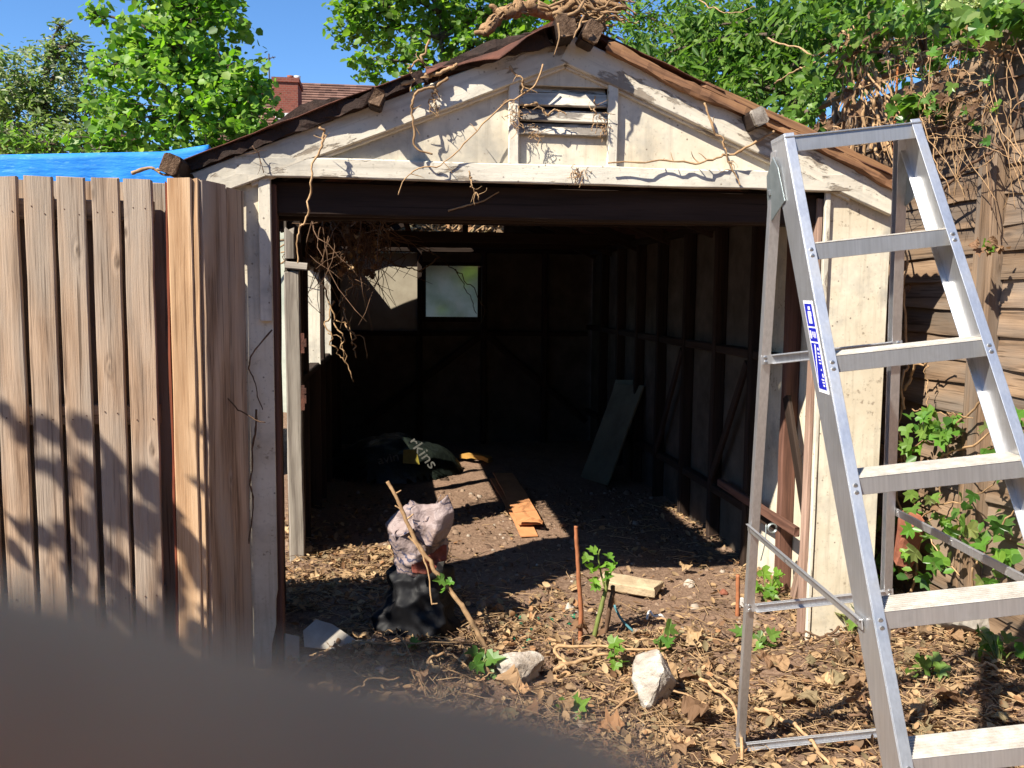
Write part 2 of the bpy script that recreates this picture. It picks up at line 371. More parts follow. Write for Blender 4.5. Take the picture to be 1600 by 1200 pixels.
M['young'] = leafmat('young_leaf', [(.13, .28, .03), (.20, .36, .05), (.10, .22, .03)], .5, .45)
M['blossom'] = leafmat('elder_blossom', [(.45, .5, .22), (.55, .58, .33), (.16, .28, .06)], .4, .7)
M['dead'] = leafmat('dry_brown_leaf', [(.20, .12, .068), (.40, .265, .14), (.095, .058, .037), (.31, .165, .08), (.48, .34, .19), (.14, .085, .052), (.25, .205, .115)], .18, .75, .15)
M['deadr'] = leafmat('rusty_dry_leaf', [(.17, .095, .055), (.27, .165, .09), (.10, .058, .036), (.21, .12, .065)], .25, .7, .2)
M['rock'] = plain('mortar_lump', (.56, .51, .45), .95, .1, .1, 9, (.27, .22, .175), 1.0, 45)
M['tanblock'] = plain('tan_block', (.46, .37, .24), .9, .1, 0, 12, (.30, .22, .14), .8, 40)
M['brickred'] = plain('old_red_brick', (.33, .13, .085), .9, .1, .3, 14, (.22, .08, .05), .4)
M['mortar'] = plain('pale_mortar', (.42, .38, .33), .95, .1, 0, 20)
M['tile'] = plain('brown_roof_tile', (.20, .095, .065), .85, .2, .3, 5, (.12, .06, .045))
M['render'] = plain('pale_rendered_wall', (.66, .68, .58), .9, .1, .1, 2.2, (.40, .43, .36))
M['white'] = plain('white_paint', (.75, .74, .71), .6, .3)
M['black'] = plain('black_plastic_sack', (.0055, .0055, .0065), .6, .2, 0, 8, (.009, .009, .011), .2, 9)
M['card'] = plain('brown_cardboard', (.50, .235, .105), .85, .15, .12, 8, (.38, .165, .07))
M['slatey'] = plain('grey_cement_sheet', (.36, .33, .285), .9, .15, .2, 10, (.25, .225, .195), .3)
M['palewood'] = plain('pale_green_grey_sheet', (.19, .175, .115), .8, .2, .15, 4, (.12, .11, .07))
M['yellow'] = plain('yellow_timber', (.42, .23, .055), .7, .3, .1, 9)
M['galv'] = plain('galvanised_hinge_plate', (.36, .40, .40), .45, .5, .1, 30, (.26, .30, .30), 0, None, .7)
M['steel'] = plain('rivet_steel', (.62, .62, .62), .35, .5, 0, 30, None, 0, None, .9)
M['rubber'] = plain('black_rubber_foot', (.02, .02, .02), .7, .3)
M['rustrod'] = plain('orange_rusty_rod', (.42, .15, .05), .8, .2, .1, 40, (.26, .09, .03))
M['lead'] = plain('aerial_metal', (.10, .10, .11), .5, .4)

t = NT('brushed_aluminium', .36, .5); v = t.co()
br = t.noise(t.scale(v, (60, 60, 2)), 3, 5, .6); bl = t.noise(v, 9, 5, .6)
c = t.mix(t.ramp(br, [(.3, 0.0), (.7, 1.0)]), (.66, .665, .68), (.53, .535, .55)); c = t.mix(t.ramp(bl, [(.55, 0.0), (.75, .5)]), c, (.34, .32, .30))
t.b.inputs['Metallic'].default_value = .8; t.l(t.math('MULTIPLY_ADD', bl, .35, .22), t.b.inputs['Roughness']); M['alu'] = t.color(c)
t = NT('worn_tread_aluminium', .6, .4); v = t.co()
c = t.mix(t.ramp(t.noise(v, 30, 6, .7), [(.35, 0.0), (.65, 1.0)]), (.60, .57, .52), (.42, .38, .33)); t.b.inputs['Metallic'].default_value = .35; M['tread'] = t.color(c)

t = NT('soil_ground', .95, .1); tc = t.n('ShaderNodeTexCoord'); v = tc.outputs['Object']
a = t.noise(v, 3, 6, .6); b = t.noise(v, 38, 8, .7); d = t.noise(v, 130, 4, .7)
c = t.ramp(b, [(.3, (.085, .052, .036)), (.5, (.19, .122, .084)), (.72, (.31, .215, .15))])
c = t.mix(t.ramp(a, [(.4, 0.0), (.65, .6)]), c, (.235, .15, .105))
c = t.mix(t.ramp(d, [(.58, 0.0), (.66, .7)]), c, (.36, .26, .17)); c = t.mix(t.ramp(d, [(.30, .8), (.38, 0.0)]), c, (.05, .03, .02))
t.bump(t.math('ADD', t.math('MULTIPLY', b, .7), t.math('MULTIPLY', d, .4)), .9, .02); M['soil'] = t.color(c)

t = NT('blue_tarpaulin', .6, .2); v = t.co()
q = t.noise(v, 4, 5, .6); c = t.mix(t.ramp(q, [(.4, 0.0), (.7, 1.0)]), (.010, .17, .56), (.02, .24, .68))
c = t.mix(t.ramp(t.noise(t.scale(v, (3, 3, 14)), 4, 4), [(.6, 0.0), (.66, .5)]), c, (.12, .36, .75)); t.bump(t.noise(t.scale(v, (2, 2, 9)), 1.2, 6, .6), .35, .05); M['tarp'] = t.color(c)

t = NT('reeded_glass', .45, .4); t.b.inputs['Transmission Weight'].default_value = 1.0; t.b.inputs['IOR'].default_value = 1.10
v = t.co(); sp = t.n('ShaderNodeSeparateXYZ'); t.l(v, sp.inputs[0])
t.bump(t.math('SINE', t.math('MULTIPLY', sp.outputs[2], 520)), .5, .004); M['glass'] = t.color(t.mix(t.ramp(t.noise(v, 5, 4, .6), [(.38, 0.0), (.66, 1.0)]), (1.0, .97, .84), (.62, .66, .48)))

t = NT('printed_sack', .55, .35); v = t.co(); sp = t.n('ShaderNodeSeparateXYZ'); t.l(v, sp.inputs[0])
st = t.math('SINE', t.math('ADD', t.math('MULTIPLY', sp.outputs[2], 210), t.math('MULTIPLY_ADD', sp.outputs[0], 90, t.math('MULTIPLY', t.noise(v, 7, 4), 44))))
reg = t.ramp(t.noise(v, 5.0, 2), [(.47, 0.0), (.53, 1.0)])
c = t.mix(t.math('MULTIPLY', t.ramp(st, [(.35, 0.0), (.75, 1.0)]), reg), (.24, .185, .178), (.04, .042, .08))
c = t.mix(t.ramp(t.noise(v, 7, 6, .7), [(.55, 0.0), (.75, .6)]), c, (.25, .15, .10)); t.bump(t.noise(v, 14, 5, .6), .7, .03); M['sack'] = t.color(c)
M['sackred'] = plain('red_printed_sack_front', (.19, .045, .03), .7, .2, 0, 18, (.11, .04, .03), .4, 20)
t = NT('dark_compost_bag', .4, .45); v = t.co(); c = t.mix(t.ramp(t.noise(v, 3, 4), [(.45, 0.0), (.6, 1.0)]), (.007, .010, .008), (.014, .02, .015)); t.bump(t.noise(v, 9, 5, .6), .7, .04); M['compost'] = t.color(c)
M['print'] = plain('white_print', (.16, .16, .145), .5, .3); M['printy'] = plain('yellow_print', (.20, .16, .02), .5, .3)
M['blue'] = plain('blue_sticker_print', (.012, .018, .42), .4, .4, 0, 10, (.012, .018, .40)); M['stick'] = plain('white_sticker', (.82, .82, .84), .4, .4, 0, 10, (.8, .8, .82))
M['skin'] = plain('skin', (.88, .43, .20), .85, .04, 0, 60, (.62, .29, .14)); M['skin'].node_tree.nodes['Principled BSDF'].inputs['Subsurface Weight'].default_value = .35; M['skin'].node_tree.nodes['Principled BSDF'].inputs['Subsurface Radius'].default_value = (.008, .003, .0015); M['skin'].node_tree.nodes['Principled BSDF'].inputs['Subsurface Scale'].default_value = 1.0; M['phone'] = plain('pale_phone_case', (.72, .58, .46), .5, .4)  # phone case kept pale and warm to bounce light onto the finger
M['sleeve'] = plain('dark_sleeve', (.03, .03, .04), .9, .1)

# ------------------------------------------------------------------ ground
def axis(lo, hi, st, far):
    a = list(np.arange(lo, hi+1e-6, st)); k = st
    while a[-1] < far: k *= 1.28; a.append(a[-1]+k)
    k = st
    while a[0] > -far: k *= 1.28; a.insert(0, a[0]-k)
    return np.array(a)
gx, gy = axis(-1.3, 3.5, .024, 700), axis(-2.4, 5.6, .03, 700)
GX, GY = np.meshgrid(gx, gy); GZ = ground_z(GX, GY)
nx, ny = len(gx), len(gy); I = np.arange(nx*ny).reshape(ny, nx)
F = np.stack([I[:-1, :-1], I[:-1, 1:], I[1:, 1:], I[1:, :-1]], -1).reshape(-1, 4)
g = mesh_obj('ground', np.stack([GX, GY, GZ], -1).reshape(-1, 3), F, M['soil'], None, True, (0, 0, 0)); tag(g, kind='structure')

# ------------------------------------------------------------------ close-boarded fence on the left
fr_ = thing('board_fence', (-.9, -.15, 0), 'brown weathered vertical board fence left of the garage, ending in a short return', 'fence')
FT = 1.912
FY = -.205
for k in range(17):                                   # front boards, ~11 cm apart
    xr_ = -.396-.1138*k; ww = .0975+rng.uniform(-.005, .004)
    plank('board', (xr_-ww/2, FY+rng.uniform(-.004, .004), -.08), (xr_-ww/2+rng.uniform(-.003, .003), FY, FT+rng.uniform(-.003, .003)), (1, 0, 0), ww, .022, M['fence'], fr_, .002, (.002, .004))
for k in range(18):
    xr_ = -.355-.1138*k
    plank('backing_board', (xr_-.045, FY+.085, -.08), (xr_-.045, FY+.085, FT-.004), (1, 0, 0), .110, .02, M['fence'], fr_, .002)
for z in (.35, 1.05, 1.80):
    plank('rail', (-2.4, FY+.043, z), (-.40, FY+.043, z), (0, 0, 1), .075, .04, M['fence'], fr_)
m = MB()
for k in range(17):
    for z in (.35, 1.05, 1.80):
        for dx in (.022, .068):
            x, z_ = -.396-.1138*k-dx+random.uniform(-.006, .006), z+random.uniform(-.02, .02)
            if abs(x) > 1.7: continue
            m.tube([(x, FY-.0125, z_), (x, FY-.005, z_)], .0022, 6)
tag(m.build('nails', M['rust'], fr_), kind='stuff')
plank('post', (-.335, FY+.10, -.05), (-.335, FY+.10, 1.90), (1, 0, 0), .075, .075, M['greywood'], fr_)
plank('end_board', (-.296, FY-.012, -.08), (-.2935, FY-.012, FT+.006), (1, 0, 0), .084, .03, M['fresh'], fr_, .002)
plank('stained_edge', (-.3445, FY-.004, -.08), (-.342, FY-.004, FT-.01), (1, 0, 0), .009, .034, M['stain'], fr_, .003)
plank('corner_strip', (-.2425, FY-.004, -.08), (-.2405, FY-.004, FT+.004), (1, 0, 0), .020, .03, M['fresh'], fr_, .002)
A0 = np.array([-.226, FY-.006, 0]); B0 = np.array([-.100, -.012, 0]); d_ = nrm(B0-A0); n_ = np.array([d_[1], -d_[0], 0])
for a, b, o_, zt in ((.0, .125, 0, FT+.002), (.130, .226, .006, FT-.012)):
    c0 = A0+d_*((a+b)/2)-n_*o_
    plank('return_board', c0+[0, 0, -.08], c0+[0, 0, zt], d_, b-a, .02, M['fence'], fr_, .002)

# ------------------------------------------------------------------ overlap fence on the right, running along the garage
lf = thing('overlap_fence', (2.96, 1.5, 0), 'old horizontally lapped timber fence on the right, overgrown with ivy', 'fence')
for j, (ya, yb) in enumerate(((-.135, 1.80), (1.88, 3.75), (-2.2, -.225))):
    for k in range(21):
        z = .16+k*.1155+rng.uniform(-.006, .006); tl = rng.uniform(-.012, .012)
        plank('board', (2.955, ya, z-tl), (2.955, yb, z+tl), (-.11, 0, -1), .150, .010, M['lap'], lf, .004, (.004, .004), .10, .013)
    plank('capping', (2.95, ya, 2.63), (2.95, yb, 2.63), (1, 0, 0), .06, .022, M['lap'], lf)
    plank('gravel_board', (2.965, ya, .02), (2.965, yb, .02), (0, 0, 1), .16, .03, M['slatey'], lf)
for y in (-.18, 1.84, 3.8):
    plank('post', (2.935, y, -.1), (2.935, y, 2.66), (1, 0, 0), .09, .085, M['lap'], lf, .003)
plank('batten', (2.915, -.115, .1), (2.915, -.115, 2.6), (0, 1, 0), .035, .03, M['lap'], lf, .003)
plank('batten', (2.915, 1.2, .1), (2.915, 1.2, 2.6), (0, 1, 0), .04, .03, M['lap'], lf, .003)

# ------------------------------------------------------------------ the garage
ga = thing('garage', (1.155, 2.7, 0), 'derelict cream painted timber garage with an open doorway and a rusty broken roof', 'garage')
AX, SL, ZA = 1.155, .404, 2.545
rake = lambda x: ZA-SL*abs(x-AX)
def slab(name, poly, vec, mat, bev=.0015, parent=ga):
    m = MB(); m.extrude(poly, vec); o = m.build(name, mat, parent); fixn(o)
    if bev: bevel(o, bev)
    return o
def xz(pts, y): return [(x, y, z) for x, z in pts]
# front
slab('pier_panel', xz([(-.150, -.06), (-.035, -.06), (-.03, .07), (-.012, .15), (-.010, .26), (-.003, .30), (-.003, 1.95), (-.150, 1.91)], .002), (0, .012, 0), M['cream'])
plank('pier_trim', (-.026, -.010, 1.40), (-.026, -.010, 1.945), (1, 0, 0), .046, .018, M['creamwood'], ga, .0015)
plank('door_jamb', (.0, .055, -.05), (.0, .055, 1.93), (1, 0, 0), .03, .07, M['redframe'], ga)
slab('pier_panel', xz([(2.305, -.06), (2.588, -.05), (2.585, 1.90), (2.305, 1.99)], .002), (0, .012, 0), M['cream'])
plank('pier_trim', (2.290, -.006, 1.25), (2.290, -.006, 1.955), (1, 0, 0), .024, .02, M['creamwood'], ga)
plank('pier_batten', (2.289, .004, -.05), (2.286, .004, 1.25), (1, 0, 0), .016, .02, M['creamwood'], ga)
plank('door_jamb', (2.276, .045, -.05), (2.276, .045, 1.93), (1, 0, 0), .022, .045, M['pinkwood'], ga)
plank('header_board', (-.13, -.018, 1.9945), (2.43, -.018, 1.9915), (0, 0, 1), .076, .034, M['whitewood'], ga, .003, (.004, .004))
for nm, P in (('left', [(-.14, 2.02), (.94, 2.02), (.94, rake(.94)-.03), (-.14, rake(-.14)-.03)]), ('right', [(1.36, 2.02), (2.45, 2.02), (2.45, rake(2.45)-.03), (1.36, rake(1.36)-.03)])):
    slab('gable_panel', xz(P, .002), (0, .012, 0), M['cream'])
slab('gable_panel', xz([(.943, 2.02), (1.357, 2.02), (1.357, 2.152), (.943, 2.152)], .003), (0, .012, 0), M['cream'])
slab('gable_panel', xz([(.943, 2.345), (1.357, 2.345), (1.357, rake(1.357)-.03), (AX, ZA-.03), (.943, rake(.943)-.03)], -.002), (0, .016, 0), M['cream'])
for x, tp in ((.948, 2.385), (1.352, 2.375)):
    plank('vent_post', (x, -.012, 2.033), (x, -.012, tp), (1, 0, 0), .042, .028, M['creamwood'], ga, .0015)
lb = slab('louvre', xz([(.945, 2.14), (1.355, 2.14), (1.355, 2.36), (.945, 2.36)], .075), (0, .01, 0), M['frame'], 0)
WM[lb.name] = WM[lb.name]
for k, z in enumerate((2.172, 2.228, 2.290)):
    plank('slat', (.971, -.002, z), (1.329, -.002, z+rng.uniform(-.004, .004)), (0, .42, 1), .050+.006*(k == 2), .014, M['louvre'], lb, .0015)
plank('slat', (.971, .03, 2.338), (1.329, .03, 2.333), (0, .5, 1), .03, .012, M['louvre'], lb, .0015)
for sgn in (-1, 1):
    xe = AX+sgn*1.425; dv = nrm((sgn*1, 0, -SL))
    pe = np.array([xe, -.020, rake(xe)-.058]); pa = np.array([AX+sgn*.004, -.020, ZA-.060])
    plank('bargeboard', pa, pe, (0, 0, 1), .110, .030, M['creamwood'], ga, .003, (.02, .012))
    pe2 = np.array([AX+sgn*1.23, -.006, rake(AX+sgn*1.23)-.118]); pa2 = np.array([AX+sgn*.006, -.006, ZA-.121])
    plank('bargeboard_bead', pa2, pe2, (0, 0, 1), .022, .022, M['creamwood'], ga, .0015)
# lintels behind the header
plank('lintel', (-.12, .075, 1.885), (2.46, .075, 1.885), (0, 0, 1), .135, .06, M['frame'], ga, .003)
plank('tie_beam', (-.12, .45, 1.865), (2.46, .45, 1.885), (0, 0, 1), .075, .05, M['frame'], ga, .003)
# left wall: doorway 0.65-1.42, two windows
XL = -.135
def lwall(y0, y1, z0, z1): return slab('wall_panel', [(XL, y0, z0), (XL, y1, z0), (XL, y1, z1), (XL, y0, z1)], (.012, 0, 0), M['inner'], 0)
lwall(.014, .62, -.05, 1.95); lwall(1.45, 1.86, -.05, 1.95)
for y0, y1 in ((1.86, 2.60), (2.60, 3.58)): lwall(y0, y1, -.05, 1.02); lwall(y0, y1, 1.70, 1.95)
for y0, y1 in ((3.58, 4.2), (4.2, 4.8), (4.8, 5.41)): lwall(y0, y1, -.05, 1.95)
for y in (.59, 1.52, 1.83, 3.0, 4.2, 4.8):
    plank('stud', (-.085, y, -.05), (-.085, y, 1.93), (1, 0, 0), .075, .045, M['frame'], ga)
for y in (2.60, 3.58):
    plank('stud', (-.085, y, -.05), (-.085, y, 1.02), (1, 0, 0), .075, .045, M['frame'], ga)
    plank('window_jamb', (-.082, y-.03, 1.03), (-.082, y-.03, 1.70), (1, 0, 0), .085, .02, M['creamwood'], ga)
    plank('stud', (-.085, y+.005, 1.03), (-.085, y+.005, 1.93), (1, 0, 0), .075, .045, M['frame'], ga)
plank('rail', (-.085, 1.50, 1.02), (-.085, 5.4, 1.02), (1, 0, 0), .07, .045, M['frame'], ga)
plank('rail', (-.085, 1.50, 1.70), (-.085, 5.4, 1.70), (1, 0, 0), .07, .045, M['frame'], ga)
pj = plank('door_post', (-.085, 1.44, -.05), (-.095, 1.44, 1.63), (1, 0, 0), .085, .05, M['greywood'], ga, .003, (.004, .02))
plank('door_post', (-.10, 1.44, 1.70), (-.10, 1.44, 1.85), (1, 0, 0), .055, .05, M['greywood'], ga, .003, (.003, .03))
plank('door_rail', (-.12, 1.43, 1.665), (.0, 1.40, 1.655), (0, 1, 0), .05, .04, M['greywood'], ga)
m = MB(); m.box((-.052, 1.408, .86), (-.032, 1.425, 1.00)); m.box((-.035, 1.400, .90), (-.022, 1.418, .945)); m.box((-.035, 1.400, .955), (-.022, 1.418, .985)); k_ = m.build('lock_keep', M['rust'], pj)
m = MB(); m.box((-.048, 1.41, 1.18), (-.030, 1.425, 1.29)); m.box((-.034, 1.404, 1.215), (-.018, 1.42, 1.26)); m.build('hinge', M['rust'], pj)
# right wall
ys = [.014, .60, 1.05, 1.62, 2.20, 2.82, 3.42, 4.05, 4.70, 5.41]
for a, b in zip(ys[:-1], ys[1:]):
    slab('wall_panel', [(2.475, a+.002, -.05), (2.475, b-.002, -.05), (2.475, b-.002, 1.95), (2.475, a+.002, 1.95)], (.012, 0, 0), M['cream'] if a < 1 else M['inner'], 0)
for k, y in enumerate(ys[1:-1]):
    plank('stud', (2.436, y, -.05), (2.436, y, 1.93), (1, 0, 0), .075, .05, M['redframe'] if k == 0 else M['frame'], ga, .002)
for a, b in zip(ys[1:-1], ys[2:]):
    plank('rail', (2.440, a+.027, 1.20), (2.440, b-.027, 1.20), (0, 0, 1), .05, .06, M['frame'], ga)
    plank('rail', (2.440, a+.027, .33), (2.440, b-.027, .33), (0, 0, 1), .05, .06, M['frame'], ga)
plank('brace', (2.405, .10, .05), (2.405, .56, 1.02), (0, 1, 0), .06, .02, M['frame'], ga)
plank('brace', (2.405, .15, .78), (2.405, .40, .05), (0, 1, 0), .05, .02, M['pinkwood'], ga)
for y0, y1, z0, z1 in ((1.1, 1.6, 1.15, .4), (2.25, 2.8, 1.15, .35)):
    plank('brace', (2.412, y0, z0), (2.412, y1, z1), (0, 1, 0), .055, .02, M['frame'], ga)
plank('loose_rail', (2.36, .30, .405), (2.41, 1.45, .40), (0, 0, 1), .045, .03, M['redframe'], ga)
# back wall with the reeded window
YB = 5.42
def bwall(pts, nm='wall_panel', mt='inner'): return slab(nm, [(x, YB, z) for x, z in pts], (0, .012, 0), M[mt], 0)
bwall([(-.12, -.05), (.70, -.05), (.70, 1.13), (-.12, 1.13)]); bwall([(-.12, 1.132), (.70, 1.132), (.70, 1.93), (-.12, 1.93)], 'wall_panel', 'innersunlit')
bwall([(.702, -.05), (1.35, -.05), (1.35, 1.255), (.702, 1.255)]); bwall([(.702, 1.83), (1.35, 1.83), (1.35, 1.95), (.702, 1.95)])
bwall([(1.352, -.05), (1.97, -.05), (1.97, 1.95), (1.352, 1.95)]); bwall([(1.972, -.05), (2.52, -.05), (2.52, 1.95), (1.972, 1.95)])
bwall([(1.55, 1.952), (2.52, 1.952), (2.52, rake(2.52)), (1.55, rake(1.55))], 'gable_panel')
for x in (.70, 1.345, 1.97): plank('stud', (x, 5.37, -.05), (x, 5.37, 1.95), (1, 0, 0), .05, .08, M['frame'], ga)
for a, b in ((-.1, .675), (.725, 1.32), (1.37, 1.945), (1.995, 2.42)):
    plank('rail', (a, 5.38, 1.13), (b, 5.38, 1.13), (0, 0, 1), .05, .06, M['frame'], ga)
plank('wall_plate', (-.1, 5.37, 1.965), (2.45, 5.37, 1.965), (0, 0, 1), .05, .075, M['frame'], ga)
plank('brace', (.16, 5.345, .22), (1.31, 5.345, 1.10), (0, 0, 1), .06, .02, M['frame'], ga); plank('brace', (2.42, 5.345, .22), (1.38, 5.345, 1.10), (0, 0, 1), .06, .02, M['frame'], ga)
m = MB()
for a, b in (((.69, 5.412, 1.245), (.763, 5.45, 1.845)), ((1.288, 5.412, 1.245), (1.362, 5.45, 1.845)), ((.763, 5.412, 1.245), (1.288, 5.45, 1.295)), ((.763, 5.412, 1.81), (1.288, 5.45, 1.845))): m.box(a, b)
wf = m.build('window', M['frame'], ga)
gp = mesh_obj('pane', np.array([(x, y, z) for x in (.757, 1.294) for y in (5.428, 5.434) for z in (1.289, 1.816)]), [(0, 1, 3, 2), (4, 6, 7, 5), (0, 4, 5, 1), (2, 3, 7, 6), (0, 2, 6, 4), (1, 5, 7, 3)], M['glass'], wf); fixn(gp)
# roof timbers
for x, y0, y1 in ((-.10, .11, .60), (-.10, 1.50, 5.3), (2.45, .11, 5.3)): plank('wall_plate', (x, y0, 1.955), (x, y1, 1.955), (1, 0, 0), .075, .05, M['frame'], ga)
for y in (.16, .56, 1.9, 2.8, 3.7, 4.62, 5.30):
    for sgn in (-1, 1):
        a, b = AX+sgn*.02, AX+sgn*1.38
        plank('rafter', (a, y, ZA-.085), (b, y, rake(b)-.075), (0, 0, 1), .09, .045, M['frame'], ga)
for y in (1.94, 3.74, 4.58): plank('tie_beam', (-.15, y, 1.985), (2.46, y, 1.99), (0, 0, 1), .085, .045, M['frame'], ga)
plank('king_strut', (1.10, 4.62, 2.03), (1.10, 4.62, 2.46), (1, 0, 0), .05, .04, M['frame'], ga)
plank('king_strut', (.60, 4.55, 2.03), (.52, 4.55, 2.28), (1, 0, 0), .05, .03, M['redframe'], ga)
def purlin(x, z, y0, y1, s, mat, tilt=(0, 0, 1)):
    o = plank('purlin', (x, y0+.02, z), (x, y1, z), tilt, s, s*.85, M['frame'], ga, .004)
    e = plank('purlin_end', (x, y0, z), (x, y0+.02, z), tilt, s*.98, s*.84, M[mat], o, .003, (.006, .001), .01)
    return o
purlin(.412, 2.243, -.155, 5.3, .062, 'endgrain', (.3, 0, 1)); purlin(1.925, 2.227, -.135, 5.3, .07, 'greywood', (-.45, 0, 1))
purlin(-.335, 1.972, -.19, .42, .072, 'endgrain', (.4, 0, 1)); purlin(1.128, 2.535, -.17, 5.3, .085, 'endgrain', (-.25, 0, 1)); purlin(1.235, 2.522, -.15, 5.3, .08, 'endgrain', (.45, 0, 1))
# roof sheets
def sheet(x0, x1, y0, y1, lift, droop=0, ragged=0, seed=0, curl=0, mat='rust'):
    nx_ = max(6, int(abs(x1-x0)/.05)); ny_ = max(8, int((y1-y0)/.019)); X = np.linspace(x0, x1, nx_); V = np.zeros((ny_, nx_, 3))
    for i in range(ny_):
        s = i/(ny_-1)
        ye = y0+ragged*(fbm(X*7, X*0+seed, 4, seed)+.45*fbm(X*31, X*0, 3, seed+3)) if ragged else y0+X*0
        y = ye+(y1-ye)*s; d = np.clip(.02-y, 0, 9)
        z = ZA-SL*np.abs(X-AX)+lift+.011*np.sin(y*2*math.pi/.076)*(y > .0)+.02*fbm(X*3, y*3, 3, seed+5)
        z = z-droop*(d/.12)**1.5*(.7+1.2*fbm(X*4, X*0, 3, seed+8))
        if curl: z = z+curl*np.exp(-((X-x0)/.07)**2)*(s < .35)*(1-s/.35)
        V[i, :, 0] = X; V[i, :, 1] = y-.10*np.clip(d-.06, 0, 1)*0; V[i, :, 2] = z
    Ix = np.arange(nx_*ny_).reshape(ny_, nx_)
    Fq = np.stack([Ix[:-1, :-1], Ix[:-1, 1:], Ix[1:, 1:], Ix[1:, :-1]], -1).reshape(-1, 4)
    o = mesh_obj('roof_sheet', V.reshape(-1, 3), Fq, M[mat], ga)
    so_ = o.modifiers.new('thickness', 'SOLIDIFY'); so_.thickness = .004; so_.offset = 1
    return o
sheet(-.32, .54, -.085, .48, .058, .012, .10, 1); sheet(-.10, .54, .44, 1.62, .048, 0, 0, 3); sheet(.60, 1.10, -.085, 1.10, .055, .085, .14, 2, .02)
for k, (a, b) in enumerate(((1.58, 2.55), (2.50, 3.48), (3.43, 4.44))): sheet(-.34, .52, a, b, .040+.004*k, seed=10+k)
for k, (a, b) in enumerate(((1.06, 2.22), (2.17, 3.33), (3.28, 4.44))):
    sheet(.47, 1.13, a, b, .052+.004*k, seed=20+k)
sheet(-.34, .52, 4.40, 5.02, .045, 0, .0, 31); sheet(.47, .84, 4.40, 5.03, .066, 0, 0, 32); sheet(.82, 1.13, 4.40, 5.52, .066, 0, 0, 33)
sheet(1.20, 1.80, -.055, 1.10, .055, .02, .05, 41); sheet(1.76, 2.66, -.075, 1.10, .038, .02, .06, 42, .03)
for k, (a, b) in enumerate(((1.06, 2.22), (2.17, 3.33), (3.28, 4.44), (4.40, 5.52))):
    sheet(1.20, 1.80, a, b, .052+.004*k, seed=50+k); sheet(1.76, 2.66, a, b, .032+.004*k, seed=60+k)
m = MB(); m.extrude([(.98, -.03, ZA-.02), (AX, -.03, ZA+.075), (1.33, -.03, ZA-.015), (1.32, -.03, ZA-.03), (AX, -.03, ZA+.055), (.99, -.03, ZA-.035)], (0, 5.5, 0)); fixn(m.build('ridge_capping', M['rust'], ga))
for a, b, h_ in ((-.28, .60, .048), (.60, 1.08, .034)):
    plank('roof_felt', (a, -.048, rake(a)+.022), (b, -.048, rake(b)+.022), (0, 0, 1), h_, .03, M['felt'], ga, .014, (.02, .02), .03, .050)
plank('edge_timber', (1.33, -.052, rake(1.33)+.012), (2.63, -.052, rake(2.63)+.016), (0, 0, 1), .040, .036, M['orange'], ga, .009, (.03, .02), .04, .026)
plank('edge_timber', (1.75, -.060, rake(1.75)+.048), (2.60, -.060, rake(2.60)+.046), (0, 0, 1), .026, .012, M['orange'], ga, .006, (.05, .02), .08, .006)
# ------------------------------------------------------------------ step ladder
lp = dict(p=(1.575, -1.5453, 1.9182), yaw=-.1224, rol=-.1183, w0=.3265, fl=.0403, sf=.4479, dz=.2511, off=.0209, wr=.3341, flr=.0462, yr0=.0642, sr=.322, zf=1.925, b1=.5682, b2=1.3711, fw=.0225, wd=.115)
LM = Matrix.Translation(Vector(lp['p'])) @ Matrix.Rotation(lp['yaw'], 4, 'Z') @ Matrix.Rotation(lp['rol'], 4, 'Y') @ Matrix.Rotation(.01, 4, 'X')
lad = thing('step_ladder', (1.72, -1.6, 0), 'aluminium step ladder with ribbed treads standing in front of the right door pier', 'ladder')
xo = lambda t: lp['w0']/2+lp['fl']*t
xr = lambda t: lp['wr']/2+lp['flr']*t
yf = lambda t: -lp['sf']*t
yr = lambda t: lp['yr0']+lp['sr']*t
def lbuild(m, name, mat, parent=lad, bev=.0008):
    """mesh given in the ladder's own frame"""
    V = np.array(m.v); c = (V.min(0)+V.max(0))/2
    me = np_mesh(name, V-c, m.f); me.materials.append(mat); o = bpy.data.objects.new(name, me)
    link(o, LM @ Matrix.Translation(Vector(c)), parent); fixn(o)
    if bev: bevel(o, bev)
    return o
stiles = {}
